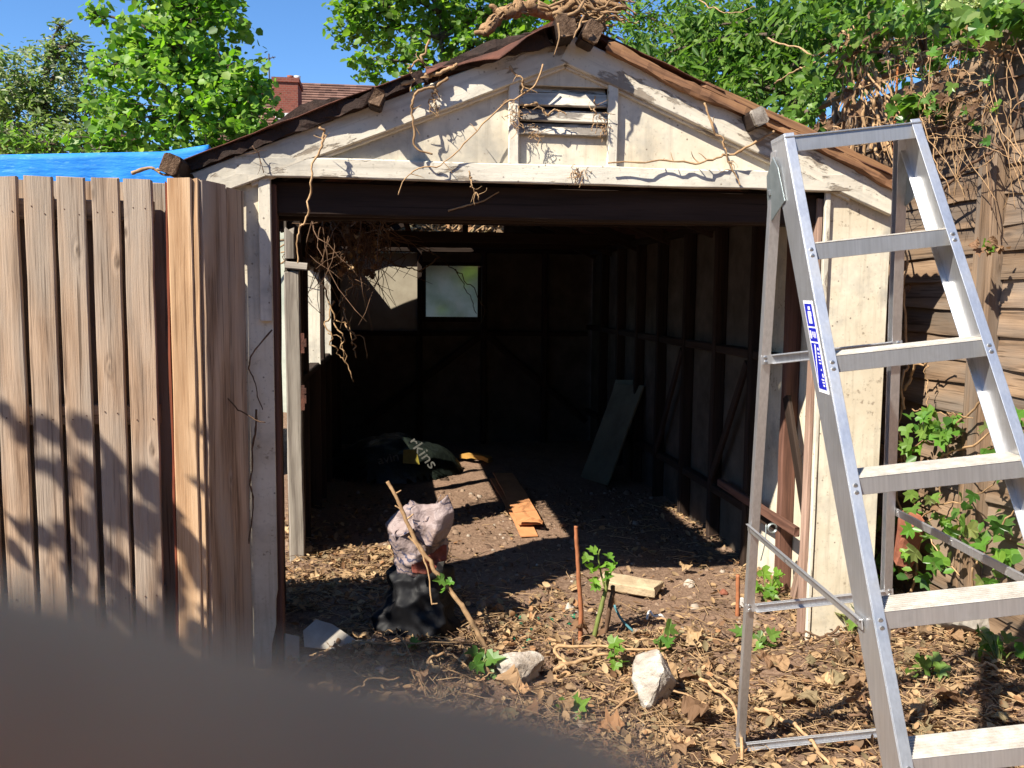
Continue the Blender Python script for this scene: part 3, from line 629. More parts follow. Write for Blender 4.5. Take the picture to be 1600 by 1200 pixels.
for s in (-1, 1):
    m = MB(); T0, T1 = .0, 2.03
    m.extrude([(s*xo(T0), yf(T0), -T0), (s*xo(T0), yf(T0)+lp['wd'], -T0), (s*xo(T1), yf(T1)+lp['wd'], -T1), (s*xo(T1), yf(T1), -T1)], (-s*.0028, 0, 0))
    for y_, wq in ((0, lp['fw']), (lp['wd']-.003, .016)):
        m.extrude([(s*(xo(T0)-.001), yf(T0)+y_, -T0), (s*(xo(T1)-.001), yf(T1)+y_, -T1), (s*(xo(T1)-wq), yf(T1)+y_, -T1), (s*(xo(T0)-wq), yf(T0)+y_, -T0)], (0, .003, 0))
    m.extrude([(s*(xo(T0)+.0012), yf(T0)+.004, -T0), (s*(xo(T1)+.0012), yf(T1)+.004, -T1), (s*(xo(T1)+.0012), yf(T1)+.008, -T1), (s*(xo(T0)+.0012), yf(T0)+.008, -T0)], (-s*.0014, 0, 0))
    stiles[s] = lbuild(m, 'stile', M['alu'])
    m = MB(); m.box((s*xo(2.03)-.006-.018, yf(2.03)-.004, -2.065), (s*xo(2.03)+.006, yf(2.03)+lp['wd']+.004, -2.02)); lbuild(m, 'foot', M['rubber'], stiles[s])
    m = MB(); T0, T1 = .03, lp['zf']+.02
    m.extrude([(s*xr(T0), yr(T0), -T0), (s*xr(T0), yr(T0)+.030, -T0), (s*xr(T1), yr(T1)+.030, -T1), (s*xr(T1), yr(T1), -T1)], (-s*.0025, 0, 0))
    for y_ in (0, .0275):
        m.extrude([(s*(xr(T0)-.001), yr(T0)+y_, -T0), (s*(xr(T1)-.001), yr(T1)+y_, -T1), (s*(xr(T1)-.026), yr(T1)+y_, -T1), (s*(xr(T0)-.026), yr(T0)+y_, -T0)], (0, .0025, 0))
    rl = lbuild(m, 'rear_leg', M['alu'])
    m = MB(); m.extrude([(s*(xo(.1)+.004), yf(.1)+.085, -.075), (s*(xo(.1)+.004), yf(.1)+.118, -.045), (s*(xo(.1)+.004), yr(.12)+.034, -.085), (s*(xo(.1)+.004), yr(.16)+.034, -.17), (s*(xo(.1)+.004), yr(.19)+.0, -.20), (s*(xo(.1)+.004), yf(.2)+.095, -.16)], (s*.0025, 0, 0))
    hp = lbuild(m, 'hinge_plate', M['galv'])
    m = MB(); m.box((s*(xo(.13)+.006)-.004, yr(.12)+.008, -.135), (s*(xo(.13)+.006)+.004, yr(.12)+.022, -.121)); lbuild(m, 'bolt', M['steel'], hp)
    m = MB(); a = np.array([s*(xr(1.1)+.004), yr(1.1)+.015, -1.09]); b = np.array([s*(xo(1.06)+.006), yf(1.06)+.060, -1.065])
    m.bar(a, b, (0, 0, 1), .003, .022); mid = (a+b)/2; m.bar(a+[s*.002, 0, .010], b+[s*.002, 0, .010], (0, 0, 1), .008, .003)
    bc = lbuild(m, 'brace', M['alu'])
    for f_ in (.03, .42, .97):
        q = a+(b-a)*f_; m = MB(); m.box(q-[.004, .006, .006], q+[.004, .006, .006]); lbuild(m, 'bolt', M['steel'], bc)
rv = MB(); 
for k_, (r_, h_) in enumerate(((.0052, .0), (.0048, .0018), (.0022, .0026))):
    for q in range(10): rv.v.append((r_*math.cos(q*math.pi/5), -h_, r_*math.sin(q*math.pi/5)))
rv.f = [(k*10+q, k*10+(q+1) % 10, (k+1)*10+(q+1) % 10, (k+1)*10+q) for k in range(2) for q in range(10)]+[tuple(range(20, 30))]
rme = np_mesh('rivet', np.array(rv.v), rv.f); rme.materials.append(M['steel'])
for i in range(0, 8):
    t_ = lp['off']+lp['dz']*i if i else .012; xi = xo(t_)-.0035; y0 = yf(t_)+.0035
    td = .080 if i else .105; hh = .037 if i else .034
    if not i: xi = xo(0)+.001; y0 = yf(0)-.0035
    m = MB(); m.box((-xi, y0, -t_-hh), (xi, y0+.0022, -t_)); m.box((-xi, y0+.002, -t_-.003), (xi, y0+td, -t_-.0002)); m.box((-xi, y0+td-.002, -t_-hh*.6), (xi, y0+td, -t_-.003))
    trd = lbuild(m, 'tread' if i else 'top_cap', M['alu'])
    m = MB(); m.box((-xi+.002, y0-.001, -t_+.0002), (xi-.002, y0+td, -t_+.0012))
    if i:
        for k in range(8): yy = y0+.004+k*(td-.012)/7; m.box((-xi+.003, yy, -t_+.001), (xi-.003, yy+.0042, -t_+.0034))
    else: m.box((-xi, y0-.004, -t_+.001), (xi, y0+td+.004, -t_+.004))
    lbuild(m, 'tread_ribs' if i else 'top_plate', M['tread'] if i else M['alu'], trd, .0004)
    for s in (-1, 1):
        for dz_ in (-.012, -.026):
            z_ = -t_+dz_; tt = -z_
            o = bpy.data.objects.new('rivet', rme); link(o, LM @ Matrix.Translation(Vector((s*(xo(tt)-.0115), (yf(tt) if i else y0)-.0003, z_))), stiles[s])
for t_, nm in ((lp['b1'], 1), (lp['b2'], 1), (lp['zf'], 1)):
    m = MB(); x_ = xr(t_)+.002; m.box((-x_, yr(t_)-.004, -t_-.013), (x_, yr(t_)-.0012, -t_+.013)); m.box((-x_+.03, yr(t_)-.016, -t_+.010), (x_-.03, yr(t_)-.004, -t_+.013)); m.box((-x_+.03, yr(t_)-.016, -t_-.013), (x_-.03, yr(t_)-.004, -t_-.010))
    cb = lbuild(m, 'cross_bar', M['alu'])
    for s in (-1, 1):
        for dz_ in (-.006, .007): o = bpy.data.objects.new('rivet', rme); link(o, LM @ Matrix.Translation(Vector((s*(x_-.012), yr(t_)-.0042, -t_+dz_))), cb)
# sticker on the outer face of the left stile: white plate, blue panels, small white marks
def stq(a0, a1, b0, b1, up):      # a along the stile (t), b across it (0 back edge .. 1 front edge)
    P = []
    for t_, b_ in ((a0, b0), (a0, b1), (a1, b1), (a1, b0)): P.append((-(xo(t_)+up), yf(t_)+lp['wd']*(1-b_), -t_))
    return P
m = MB(); m.extrude(stq(.400, .605, .27, .80, .0004), (-.0006, 0, 0)); stk = lbuild(m, 'sticker', M['stick'], lad, 0)
for a0, a1, b0, b1 in ((.407, .458, .32, .74), (.462, .492, .32, .74), (.496, .597, .32, .74)):
    m = MB(); m.extrude(stq(a0, a1, b0, b1, .0011), (-.0003, 0, 0)); lbuild(m, 'sticker_panel', M['blue'], stk, 0)
m = MB()
for a0, a1, b0, b1 in ((.413, .421, .50, .62), (.424, .436, .45, .64), (.437, .452, .52, .62), (.430, .452, .44, .50), (.468, .486, .36, .44), (.470, .482, .50, .54), (.470, .484, .58, .61), (.470, .484, .65, .68), (.505, .511, .62, .70), (.516, .520, .60, .70), (.524, .527, .60, .70), (.531, .534, .60, .70), (.538, .541, .60, .70), (.552, .556, .62, .66), (.562, .570, .64, .70), (.574, .577, .56, .70), (.580, .583, .58, .70), (.586, .590, .60, .68)):
    m.extrude(stq(a0, a1, b0, b1, .0015), (-.0002, 0, 0))
P_ = [(-(xo(t_)+.0015), yf(t_)+lp['wd']*(1-b_), -t_) for t_, b_ in ((.498, .50), (.500, .56), (.585, .34), (.585, .325))]
m.extrude(P_, (-.0002, 0, 0)); lbuild(m, 'sticker_marks', M['stick'], stk, 0)

# ------------------------------------------------------------------ things on the ground and in the garage
def lump(name, px, py, size, seed, mat, label, cat, zoff=0, squash=(1, 1, 1), ico=3, group=None):
    import bmesh
    bm = bmesh.new(); bmesh.ops.create_icosphere(bm, subdivisions=ico, radius=1)
    r = np.random.default_rng(seed); pl = [(nrm(r.normal(size=3)), r.uniform(.55, .85)) for _ in range(11)]
    V = np.array([v.co for v in bm.verts]); F = [tuple(v.index for v in f.verts) for f in bm.faces]; bm.free()
    for n_, d_ in pl:
        e = V@n_-d_; V = V-np.outer(np.clip(e, 0, 9)*.92, n_)
    nn = fbm(V[:, 0]*3+V[:, 2]*2, V[:, 1]*3+V[:, 2]*1.7, 4, seed); V = V*(1+.26*nn[:, None]); V = V*(1+.10*fbm(V[:, 0]*14, V[:, 1]*14+V[:, 2]*9, 3, seed)[:, None])
    V = V*np.array(squash)*size; p = spot(px, py, 2, 0.0)
    V = V+[p[0], p[1], gz(p[0], p[1])+zoff-V[:, 2].min()-.028]
    o = mesh_obj(name, V, F, mat, None, False, 'b'); return tag(o, label, cat, group)
lump('mortar_lump', 1017, 1098, .125, 4, M['rock'], 'large pale pointed lump of old mortar on the dry leaves', 'rock', squash=(.80, .7, 1.05), ico=4)
lump('mortar_lump', 812, 1062, .098, 12, M['rock'], 'rounded pale mortar lump beside the foot of the bent sapling', 'rock', squash=(1.1, .8, .72), ico=4)
lump('mortar_lump', 1505, 1020, .14, 23, M['mortar'], 'whitish crumbling lump under the lower ladder treads by the right fence', 'rock', squash=(1.2, .8, .8), ico=4)
lump('stone', 1130, 925, .03, 31, M['brickred'], 'small reddish stone on the bare soil near the ladder', 'stone')
lump('stone', 1078, 915, .035, 32, M['rock'], 'small grey stone left of the reddish one', 'stone')
lump('stone', 890, 955, .03, 33, M['rock'], 'tiny pale stone in the shadow behind the sapling', 'stone')
# broken slab
p = spot(990, 925, 2, 0); z = gz(p[0], p[1])
o = plank('slab_piece', (p[0]-.135, p[1]+.075, z+.05), (p[0]+.11, p[1]-.065, z+.038), (.35, .6, .05), .13, .05, M['tanblock'], None, .006, (.02, .02), .05, .01); tag(o, 'broken pale block lying flat on the soil behind the green stems', 'block')
# cement sheet fragments at left foot of the door
def frag(px, py, pts, tilt, label, mat=M['slatey'], name='sheet_fragment', z=.03, th=.008, cat='fragment'):
    p = spot(px, py, 2, 0); m = MB(); m.extrude([(a, 0, b) for a, b in pts], (0, th, 0)); V = np.array(m.v)
    Rm = np.array(Matrix.Rotation(tilt[1], 3, 'Z') @ Matrix.Rotation(tilt[0], 3, 'X') @ Matrix.Rotation(tilt[2], 3, 'Y')); V = V@Rm.T
    V += [p[0], p[1], gz(p[0], p[1])+z-V[:, 2].min()-.03]
    o = mesh_obj(name, V, m.f, mat); fixn(o); return tag(o, label, cat)
frag(495, 1022, [(-.05, .0), (.13, -.02), (.16, .03), (.06, .10), (-.01, .12), (-.06, .07)], (-.75, .15, .1), 'triangular grey cement sheet fragment leaning by the left door pier')
frag(458, 1030, [(-.035, 0), (.03, 0), (.035, .10), (-.03, .12)], (-.3, .7, .15), 'narrow upright grey fragment just right of the pier foot')
frag(560, 1012, [(-.06, 0), (.07, .02), (.08, .035), (-.05, .03)], (-1.1, .3, .1), 'thin splinter of grey sheet beside the triangular fragment')
# wooden board across left threshold
# white scrap, green glass
p = spot(1022, 972, 2, 0); m = MB(); m.tube(smooth_path([p+[-.035, 0, .012], p+[-.02, .01, .05], p+[.0, 0, .028], p+[.03, -.005, .035], p+[.05, .0, .012]], 16), .006, 6); tag(m.build('plastic_scrap', M['white'], None, True, 'b'), 'curl of white plastic lying on the bare soil', 'scrap')
p = spot(1158, 945, 2, 0); m = MB(); m.box(p+[-.008, -.006, -.01], p+[.010, .006, .035]); tag(m.build('plastic_scrap', M['white']), 'small white scrap beside the rear ladder leg', 'scrap')
p = spot(978, 985, 2, 0); m = MB(); m.tube(smooth_path([p+[-.05, .03, .11], p+[-.02, .01, .05], p+[.03, -.02, .0]], 10), .006, 5); tag(m.build('blue_string', plain('faded_blue_string', (.10, .26, .30), .7, .2), None, True), 'faded blue string hanging among the green stems', 'string')

# cardboard strips
def strip(a, b, wd, lift, label, mat=M['card'], name='cardboard_strip', th=.006, cat='cardboard'):
    a, b = np.array(a), np.array(b); d = nrm(b-a); sd = np.array([d[1], -d[0], 0]); n = 12; V = []; F = []
    for i in range(n+1):
        t_ = i/n; c = a+(b-a)*t_
        for k, (u_, z_) in enumerate(((-.5, 0), (.5, 0), (.5, th), (-.5, th))):
            V.append(c+sd*u_*wd+[0, 0, lift+z_+.018*math.sin(t_*3.1)+.004*math.sin(t_*17+u_)])
    for i in range(n):
        for k in range(4): F.append((i*4+k, i*4+(k+1) % 4, i*4+4+(k+1) % 4, i*4+4+k))
    F += [(3, 2, 1, 0), tuple(n*4+k for k in range(4))]
    o = mesh_obj(name, np.array(V), F, mat); fixn(o); return tag(o, label, cat)
a = spot(785, 742, 2, .03); b = spot(829, 822, 2, .03); strip(a, b, .16, .012, 'upper strip of brown cardboard lying half in sun on the garage floor')
a = spot(775, 748, 2, .01); b = spot(832, 838, 2, .01); strip(a+[.0, 0, 0], b+[-.02, 0, 0], .11, .0, 'lower strip of brown cardboard sticking out under the first strip')
a = spot(812, 822, 2, .03); b = spot(848, 824, 2, .03); strip(a, b, .05, .03, 'small torn cardboard flap at the near end of the strips')
a = spot(722, 716, 2, .03); b = spot(766, 722, 2, .03); strip(a, b, .07, .0, 'short yellow plank end on the floor beside the compost bag', M['yellow'], 'yellow_plank', .04, 'plank')
a = spot(566, 718, 2, .05); o = plank('yellow_plank', a+[0, 0, .0], a+[.05, .03, .16], (1, 0, 0), .05, .02, M['yellow']); tag(o, 'upright yellow timber sliver at the left of the compost bag', 'plank')
# leaning sheets at the right
for k, (dx, dy, hh, wd_) in enumerate(((0, 0, .78, .46), (.05, .10, .72, .34), (.09, .2, .80, .30))):
    a = np.array([2.08+dx, 3.42+dy, .0]); b = np.array([2.40+dx*.1, 3.55+dy, hh])
    o = plank('leaning_sheet', a, b, (-.25, 1, 0), wd_, .018, M['palewood'], None, .002)
    tag(o, ('front pale green grey sheet leaning on the right inside wall', 'middle sheet behind the front leaning sheet on the right wall', 'rear tallest sheet of the boards leaning on the right wall')[k], 'sheet')

# sacks
def crumple(P, n, seed, amp):
    """sharp creases: distance to the nearest of n random points gives facets that meet in folds"""
    r = np.random.default_rng(seed); lo, hi = P.min(0), P.max(0); q = r.uniform(lo, hi, (n, 3)); s_ = r.uniform(.7, 1.4, n)
    d = (np.linalg.norm(P[:, None]-q[None], axis=2)*s_[None]); d.sort(axis=1); m_ = d[:, 0]; return amp*((m_-m_.mean())/(m_.std()+1e-9))
def sack(name, cx, cy, z0, H, prof, mat, label, cat, seed, wob=.16, lean=(0, 0), nt=96, nz=64, parent=None, fold=.006):
    th = np.linspace(0, 2*math.pi, nt, endpoint=False); V = []
    for i in range(nz):
        s_ = i/(nz-1); r = np.interp(s_, [p_[0] for p_ in prof], [p_[1] for p_ in prof])
        rr = r*(1+wob*2*fbm(np.cos(th)*1.6+s_*2.2, np.sin(th)*1.6+s_*1.3, 4, seed))
        V.append(np.stack([cx+rr*np.cos(th)+lean[0]*s_**1.6, cy+rr*np.sin(th)*.8+lean[1]*s_**1.6, z0+H*s_+.05*fbm(np.cos(th)*2, np.sin(th)*2, 3, seed+7)*s_*4*H], -1))
    V = np.concatenate(V); dsp = crumple(V, 34, seed, fold)+crumple(V, 130, seed+1, fold*.3)
    out = V-np.array([cx, cy, 0]); out[:, 2] = 0; out /= np.linalg.norm(out, axis=1, keepdims=True)+1e-9; V = V+out*dsp[:, None]; V[:, 2] += dsp*.5
    F = [(i*nt+k, i*nt+(k+1) % nt, (i+1)*nt+(k+1) % nt, (i+1)*nt+k) for i in range(nz-1) for k in range(nt)]
    F.append(tuple((nz-1)*nt+k for k in range(nt))); F.append(tuple(reversed(range(nt))))
    o = mesh_obj(name, V, F, mat, parent, True, 'b'); fixn(o)
    return tag(o, label, cat) if parent is None else o
p = spot(655, 985, 2, 0); bx, by = p[0], p[1]+.02
g0 = gz(bx, by)
sack('black_sack', bx, by, g0-.02, .36, [(0, .155), (.1, .165), (.5, .15), (.8, .13), (1, .06)], M['black'], 'crumpled black plastic sack standing inside the doorway', 'sack', 3, .20, fold=.013)
ps = sack('printed_sack', bx-.005, by-.005, g0+.27, .30, [(0, .09), (.2, .122), (.5, .130), (.75, .114), (.92, .08), (1, .035)], M['sack'], 'crumpled pink and navy printed sack stuffed on top of the black sack', 'sack', 8, .18, (.0, .0), fold=.009)
# folded-over collar flaring up to the right
nu, nv = 60, 34; V = []
for i in range(nu):
    s_ = i/(nu-1)
    for j in range(nv):
        q = j/(nv-1); a_ = -2.75+s_*1.55
        r_ = .095+.055*q+.02*math.sin(s_*8+q*3)*q
        x = bx+.01+r_*math.cos(a_)*1.02+.03*s_**2*(.35+.65*q); y = by-.02+r_*math.sin(a_)*.8
        z = g0+.575-.13*q*(1-s_)**.6+.07*s_**2*q-.03*q*s_*(1-s_)*2-.085*(1-q)
        V.append((x, y, z))
V = np.array(V); dd = crumple(V, 34, 21, .009)+crumple(V, 120, 22, .004); V[:, 1] -= dd; V[:, 2] += dd*.6; V[:, 0] += dd*.4
Fq = [(i*nv+j, i*nv+j+1, (i+1)*nv+j+1, (i+1)*nv+j) for i in range(nu-1) for j in range(nv-1)]
cl = mesh_obj('collar', V, Fq, M['sack'], ps, True); cl.modifiers.new('t', 'SOLIDIFY').thickness = .002
Pc = [spot(a_, b_, 1, by-.135+c_) for a_, b_, c_ in ((642, 800, .03), (699, 772, .0), (653, 858, -.01), (694, 846, .0), (712, 806, .01))]
V = []
for i in range(34):
    for j in range(26):
        a_, q = i/33, j/25; right = Pc[1]*(1-q)**2+2*q*(1-q)*(Pc[4]*1.6-(Pc[1]+Pc[3])*.3)+Pc[3]*q*q; left = Pc[0]*(1-q)+Pc[2]*q
        V.append(left*(1-a_)+right*a_+[0, -.05*math.sin(math.pi*q)*(1-.5*a_)+.02*math.sin(a_*6+q*2), .012*math.sin(a_*5+1)])
V = np.array(V); dd = crumple(V, 22, 41, .006)+crumple(V, 80, 42, .0025); V[:, 1] -= dd; V[:, 2] += dd*.5
Fq = [(i*26+j, i*26+j+1, (i+1)*26+j+1, (i+1)*26+j) for i in range(33) for j in range(25)]
fl_ = mesh_obj('flap', V, Fq, M['sack'], ps, True); fl_.modifiers.new('t', 'SOLIDIFY').thickness = .002
V = []
for i in range(30):
    for j in range(26):
        a_ = -1.75+i/29*1.0; z_ = .31+.13*j/25-.02*(i/29)
        V.append((bx-.005+.166*math.cos(a_), by-.005+.166*.82*math.sin(a_), g0+z_))
V = np.array(V); dd = crumple(V, 24, 31, .005)+crumple(V, 70, 32, .002); V[:, 1] -= dd; V[:, 0] += dd*.4
Fq = [(i*26+j, i*26+j+1, (i+1)*26+j+1, (i+1)*26+j) for i in range(29) for j in range(25) if j/25 < .25+.85*i/29 and j/25 > .9*(i/29-.45)]
rp = mesh_obj('red_panel', V, Fq, M['sackred'], ps, True); rp.modifiers.new('t', 'SOLIDIFY').thickness = .002
V = np.array([(bx+.072+a*.028+b*.006, by-.139+a*.012, g0+.315+b*.036) for b in (0, 1) for a in (0, 1)])
o = mesh_obj('white_patch', V, [(0, 1, 3, 2)], M['print'], ps); o.modifiers.new('t', 'SOLIDIFY').thickness = .002

# compost bag at the back, with what can be read of its print
bc_ = spot(640, 742, 2, 0); bx2, by2 = bc_[0]-.14, bc_[1]+.15
nu = 46; U_, V_ = np.meshgrid(np.linspace(-1, 1, nu), np.linspace(-1, 1, nu)); rr = np.sqrt(U_**2+V_**2)
Zb = .30*np.clip(1-rr**2.2, 0, 1)**.7*(1+.5*fbm(U_*2.5, V_*2.5, 4, 77))+.05*fbm(U_*6, V_*6, 3, 5)*(rr < .95)
Xb, Yb = bx2+U_*.60+.04*fbm(V_*4, U_, 3, 2), by2+V_*.50
Ix = np.arange(nu*nu).reshape(nu, nu); Fq = np.stack([Ix[:-1, :-1], Ix[:-1, 1:], Ix[1:, 1:], Ix[1:, :-1]], -1).reshape(-1, 4)
kp = rr.reshape(-1)[Fq].max(1) < 1.02
cb_ = mesh_obj('compost_bag', np.stack([Xb, Yb, Zb], -1).reshape(-1, 3), Fq[kp], M['compost'], None, True, 'b'); tag(cb_, 'crumpled dark compost bag with white lettering at the back of the garage', 'bag')
def lettering(txt, p, xdir, size, mat, parent, up=(0, -.35, 1)):
    cu = bpy.data.curves.new('lettering', 'FONT'); cu.body = txt; cu.size = size; cu.extrude = .002; cu.materials.append(mat); cu.align_x = 'CENTER'
    o = bpy.data.objects.new('lettering', cu); x = nrm(xdir); n = nrm(np.cross(x, up)); n = n if n[1] < 0 else -n; y = nrm(np.cross(n, x))
    Mx = Matrix(((x[0], y[0], n[0], p[0]), (x[1], y[1], n[1], p[1]), (x[2], y[2], n[2], p[2]), (0, 0, 0, 1)))
    col.objects.link(o); me = bpy.data.meshes.new_from_object(o); bpy.data.objects.remove(o)
    return link(bpy.data.objects.new('lettering', me), Mx, parent)
lettering('rkins', spot(655, 712, 1, by2-.50), (.62, .0, -.78), .15, M['print'], cb_); lettering('avin', spot(608, 722, 1, by2-.52), (.98, .0, .2), .11, M['print'], cb_)
yb_ = spot(641, 714, 1, by2-.48); V = np.array([yb_+[-.06, 0, -.05], yb_+[.075, -.01, -.06], yb_+[.05, .02, .06], yb_+[-.055, .02, .055]]); o = mesh_obj('yellow_patch', V, [(0, 1, 2, 3)], M['printy'], cb_); o.modifiers.new('t', 'SOLIDIFY').thickness = .002

# rusty wire coil and rod on the near right stud
p = spot(1206, 825, 1, .40); m = MB()
for k in range(3): m.tube([p+[.022*math.cos(a), -.01+k*.006, .022*math.sin(a)] for a in np.linspace(0, 6.0, 14)], .0035, 5)
m.tube(smooth_path([p+[-.03, 0, .02], p+[-.04, -.02, -.06], p+[-.05, 0, -.16]], 10), .003, 5); tag(m.build('wire_coil', M['galv'], None, True), 'coil of grey wire round the loose rail end inside the right pier', 'wire')

# ------------------------------------------------------------------ stems, vines, saplings
G_VINES = 'dry vines hanging on the gable'
def vine(name, P, r, label, cat, mat='twig', group=None, n=26, wob=.008, seed=0, extra=(), parent=None, taper=.55):
    m = MB(); n = int(n*1.5); gj = np.random.default_rng(seed+5); Q = smooth_path(P, n, wob, seed); jt = min(.2, .0012/r); m.tube(Q, np.linspace(r, r*taper, n)*gj.uniform(1-jt, 1+jt, n), 6 if r < .02 else 9)
    if group == G_VINES:
        for k in range(4):
            i_ = int(gj.integers(3, n-3)); d_ = nrm(gj.normal(size=3)*[1, .35, 1])*gj.uniform(.02, .06); m.tube(smooth_path([Q[i_], Q[i_]+d_*.5+gj.normal(size=3)*.006, Q[i_]+d_], 6), np.linspace(r*.5, r*.15, 6), 4)
    for e in extra: q = smooth_path(e, 12, wob*.5, seed+1); m.tube(q, np.linspace(r*.7, r*.3, 12), 5)
    o = m.build(name, M[mat] if isinstance(mat, str) else mat, parent, True, 'b')
    return tag(o, label, cat, group) if parent is None else o
def pp(pts, y): return [spot(a, b, 1, y if not isinstance(y, (list, tuple)) else y[i]) for i, (a, b) in enumerate(pts)]
sp_ = thing('sapling', spot(765, 1026, 2, 0), 'bent pale leafless sapling stem rising in front of the sacks', 'sapling')
def spl(pts): return pp(pts, [(-.03+.20*(1026-b)/270) for a, b in pts])
vine('stem', spl([(768, 1030), (752, 1000), (735, 968), (710, 930), (688, 902), (664, 868), (642, 830), (622, 782), (605, 752)]), .0125, '', '', 'twig', None, 40, .006, 2, parent=sp_, taper=.62)
vine('side_shoot', spl([(638, 838), (655, 858), (668, 892), (675, 945)]), .005, '', '', 'twig', None, 18, .003, 4, parent=sp_)
for a, b, c_, d_ in ((629, 797, 617, 790), (635, 812, 646, 803), (617, 772, 627, 766), (674, 944, 684, 943)):
    vine('twig', spl([(a, b), ((a+c_)/2, (b+d_)/2), (c_, d_)]), .005, '', '', 'twig', None, 5, .0, 6, parent=sp_)
im = [ivy_mesh('leaf', M['ivy'], k) for k in range(6)]; ym = [ivy_mesh('leaf', M['young'], 20+k) for k in range(6)]
dm = [dead_mesh('leaf', M['dead'], k) for k in range(14)]+[dead_mesh('leaf', M['deadr'], 30+k) for k in range(4)]
def leaf_at(parent, p, s, meshes, face=(0, -1, .55), down=None):
    d = nrm(np.array([random.uniform(-1, 1), random.uniform(-.6, .2), random.uniform(-.9, .5)]) if down is None else down)
    n = nrm(np.array(face)+np.array([random.uniform(-.5, .5), random.uniform(-.3, .3), random.uniform(-.3, .5)]))
    return place_leaf('leaf', random.choice(meshes), p, d, n, s, parent)
for a, b, s in ((693, 905, .055), (706, 906, .04), (698, 917, .06)): leaf_at(sp_, spl([(a, b)])[0]+[0, -.01, 0], s, im)
def sprig(px, py, label, n, size, meshes, hgt=.10, spread=.07, stem=.004, cat='ivy sprig', name='ivy_sprig', yoff=0, stemmat='young_stem', group=None):
    p = spot(px, py, 2, 0); p[2] = gz(p[0], p[1]); p[1] += yoff
    t_ = thing(name, p, label, cat, group)
    for k in range(n):
        a = random.uniform(0, 6.28); h_ = hgt*random.uniform(.35, 1); tip = p+[spread*math.cos(a)*random.uniform(.3, 1), spread*.6*math.sin(a), h_]
        m = MB(); m.tube(smooth_path([p+[0, 0, -.02], (p+tip)/2+[0, 0, .02], tip], 6), np.linspace(stem, stem*.5, 6), 5); m.build('stalk', M[stemmat], t_, True)
        leaf_at(t_, tip, size*random.uniform(.7, 1.1), meshes, (0, -.6, .9))
    return t_
M['young_stem'] = plain('green_stem', (.16, .20, .05), .6, .3, .2, 20, (.12, .13, .04))
M['redstem'] = plain('red_brown_stem', (.36, .135, .06), .7, .25, .1, 30, (.24, .09, .04))
sprig(750, 1062, 'ivy sprig with broad leaves at the foot of the bent sapling', 7, .085, im, .09, .06)
sprig(960, 1045, 'small bright ivy sprig left of the large pointed mortar lump', 5, .062, ym, .12, .035)
sprig(1042, 1035, 'ivy sprig growing just right of the large pointed mortar lump', 6, .07, im, .16, .05, yoff=.1)
sprig(1200, 940, 'light green seedling behind the rear ladder leg', 9, .075, ym, .18, .07, cat='seedling', name='seedling')
sprig(1330, 1000, 'ivy leaves beside the front ladder stile under the brace', 7, .08, im, .10, .10)
sprig(1183, 1010, 'dark ivy leaves between the rear ladder legs', 6, .07, im, .06, .08)
sprig(640, 1025, 'single ivy leaf lit in the shade behind the blurred finger', 2, .06, im, .06, .02)
sprig(1440, 1075, 'ivy leaf cluster on the litter under the fourth ladder tread', 6, .075, im, .07, .10)
sprig(1560, 1075, 'ivy cluster at the right edge by the whitish lump', 9, .085, im, .12, .12)
sprig(890, 1120, 'pale green ivy leaf lying low in front of the mortar lumps', 3, .075, ym, .03, .04)
vine('cut_cane', pp([(906, 1010), (908, 960), (905, 900), (901, 850), (900, 822)], .08), .0115, 'straight cut red brown stem standing in the doorway', 'stem', 'redstem', None, 20, .003, 5, taper=.75)
vine('cut_cane', pp([(1152, 965), (1153, 930), (1153, 898)], .35), .011, 'short cut red brown stem left of the rear ladder leg', 'stem', 'redstem', None, 8, .001, 6, taper=.9)
gp_ = thing('green_shoot', spot(928, 1010, 2, 0), 'leafy green shoot on a thick green stem beside the cut red stem', 'shoot')
vine('stem', pp([(925, 1012), (934, 970), (945, 930), (950, 905)], .10), .012, '', '', 'young_stem', None, 12, .003, 7, parent=gp_, taper=.8)
vine('stem', pp([(942, 1005), (950, 965), (957, 925), (958, 915)], .16), .012, '', '', 'twigd', None, 12, .003, 8, parent=gp_, taper=.8)
vine('shoot', pp([(948, 925), (940, 900), (935, 870), (938, 858)], .10), .005, '', '', 'young_stem', None, 10, .002, 9, parent=gp_)
for a, b in ((920, 868), (932, 862), (948, 866), (918, 882), (940, 885), (952, 893), (925, 905), (935, 912), (945, 902), (930, 893), (955, 880)): leaf_at(gp_, spot(a, b, 1, .09), .055, ym, (0, -.5, .9))
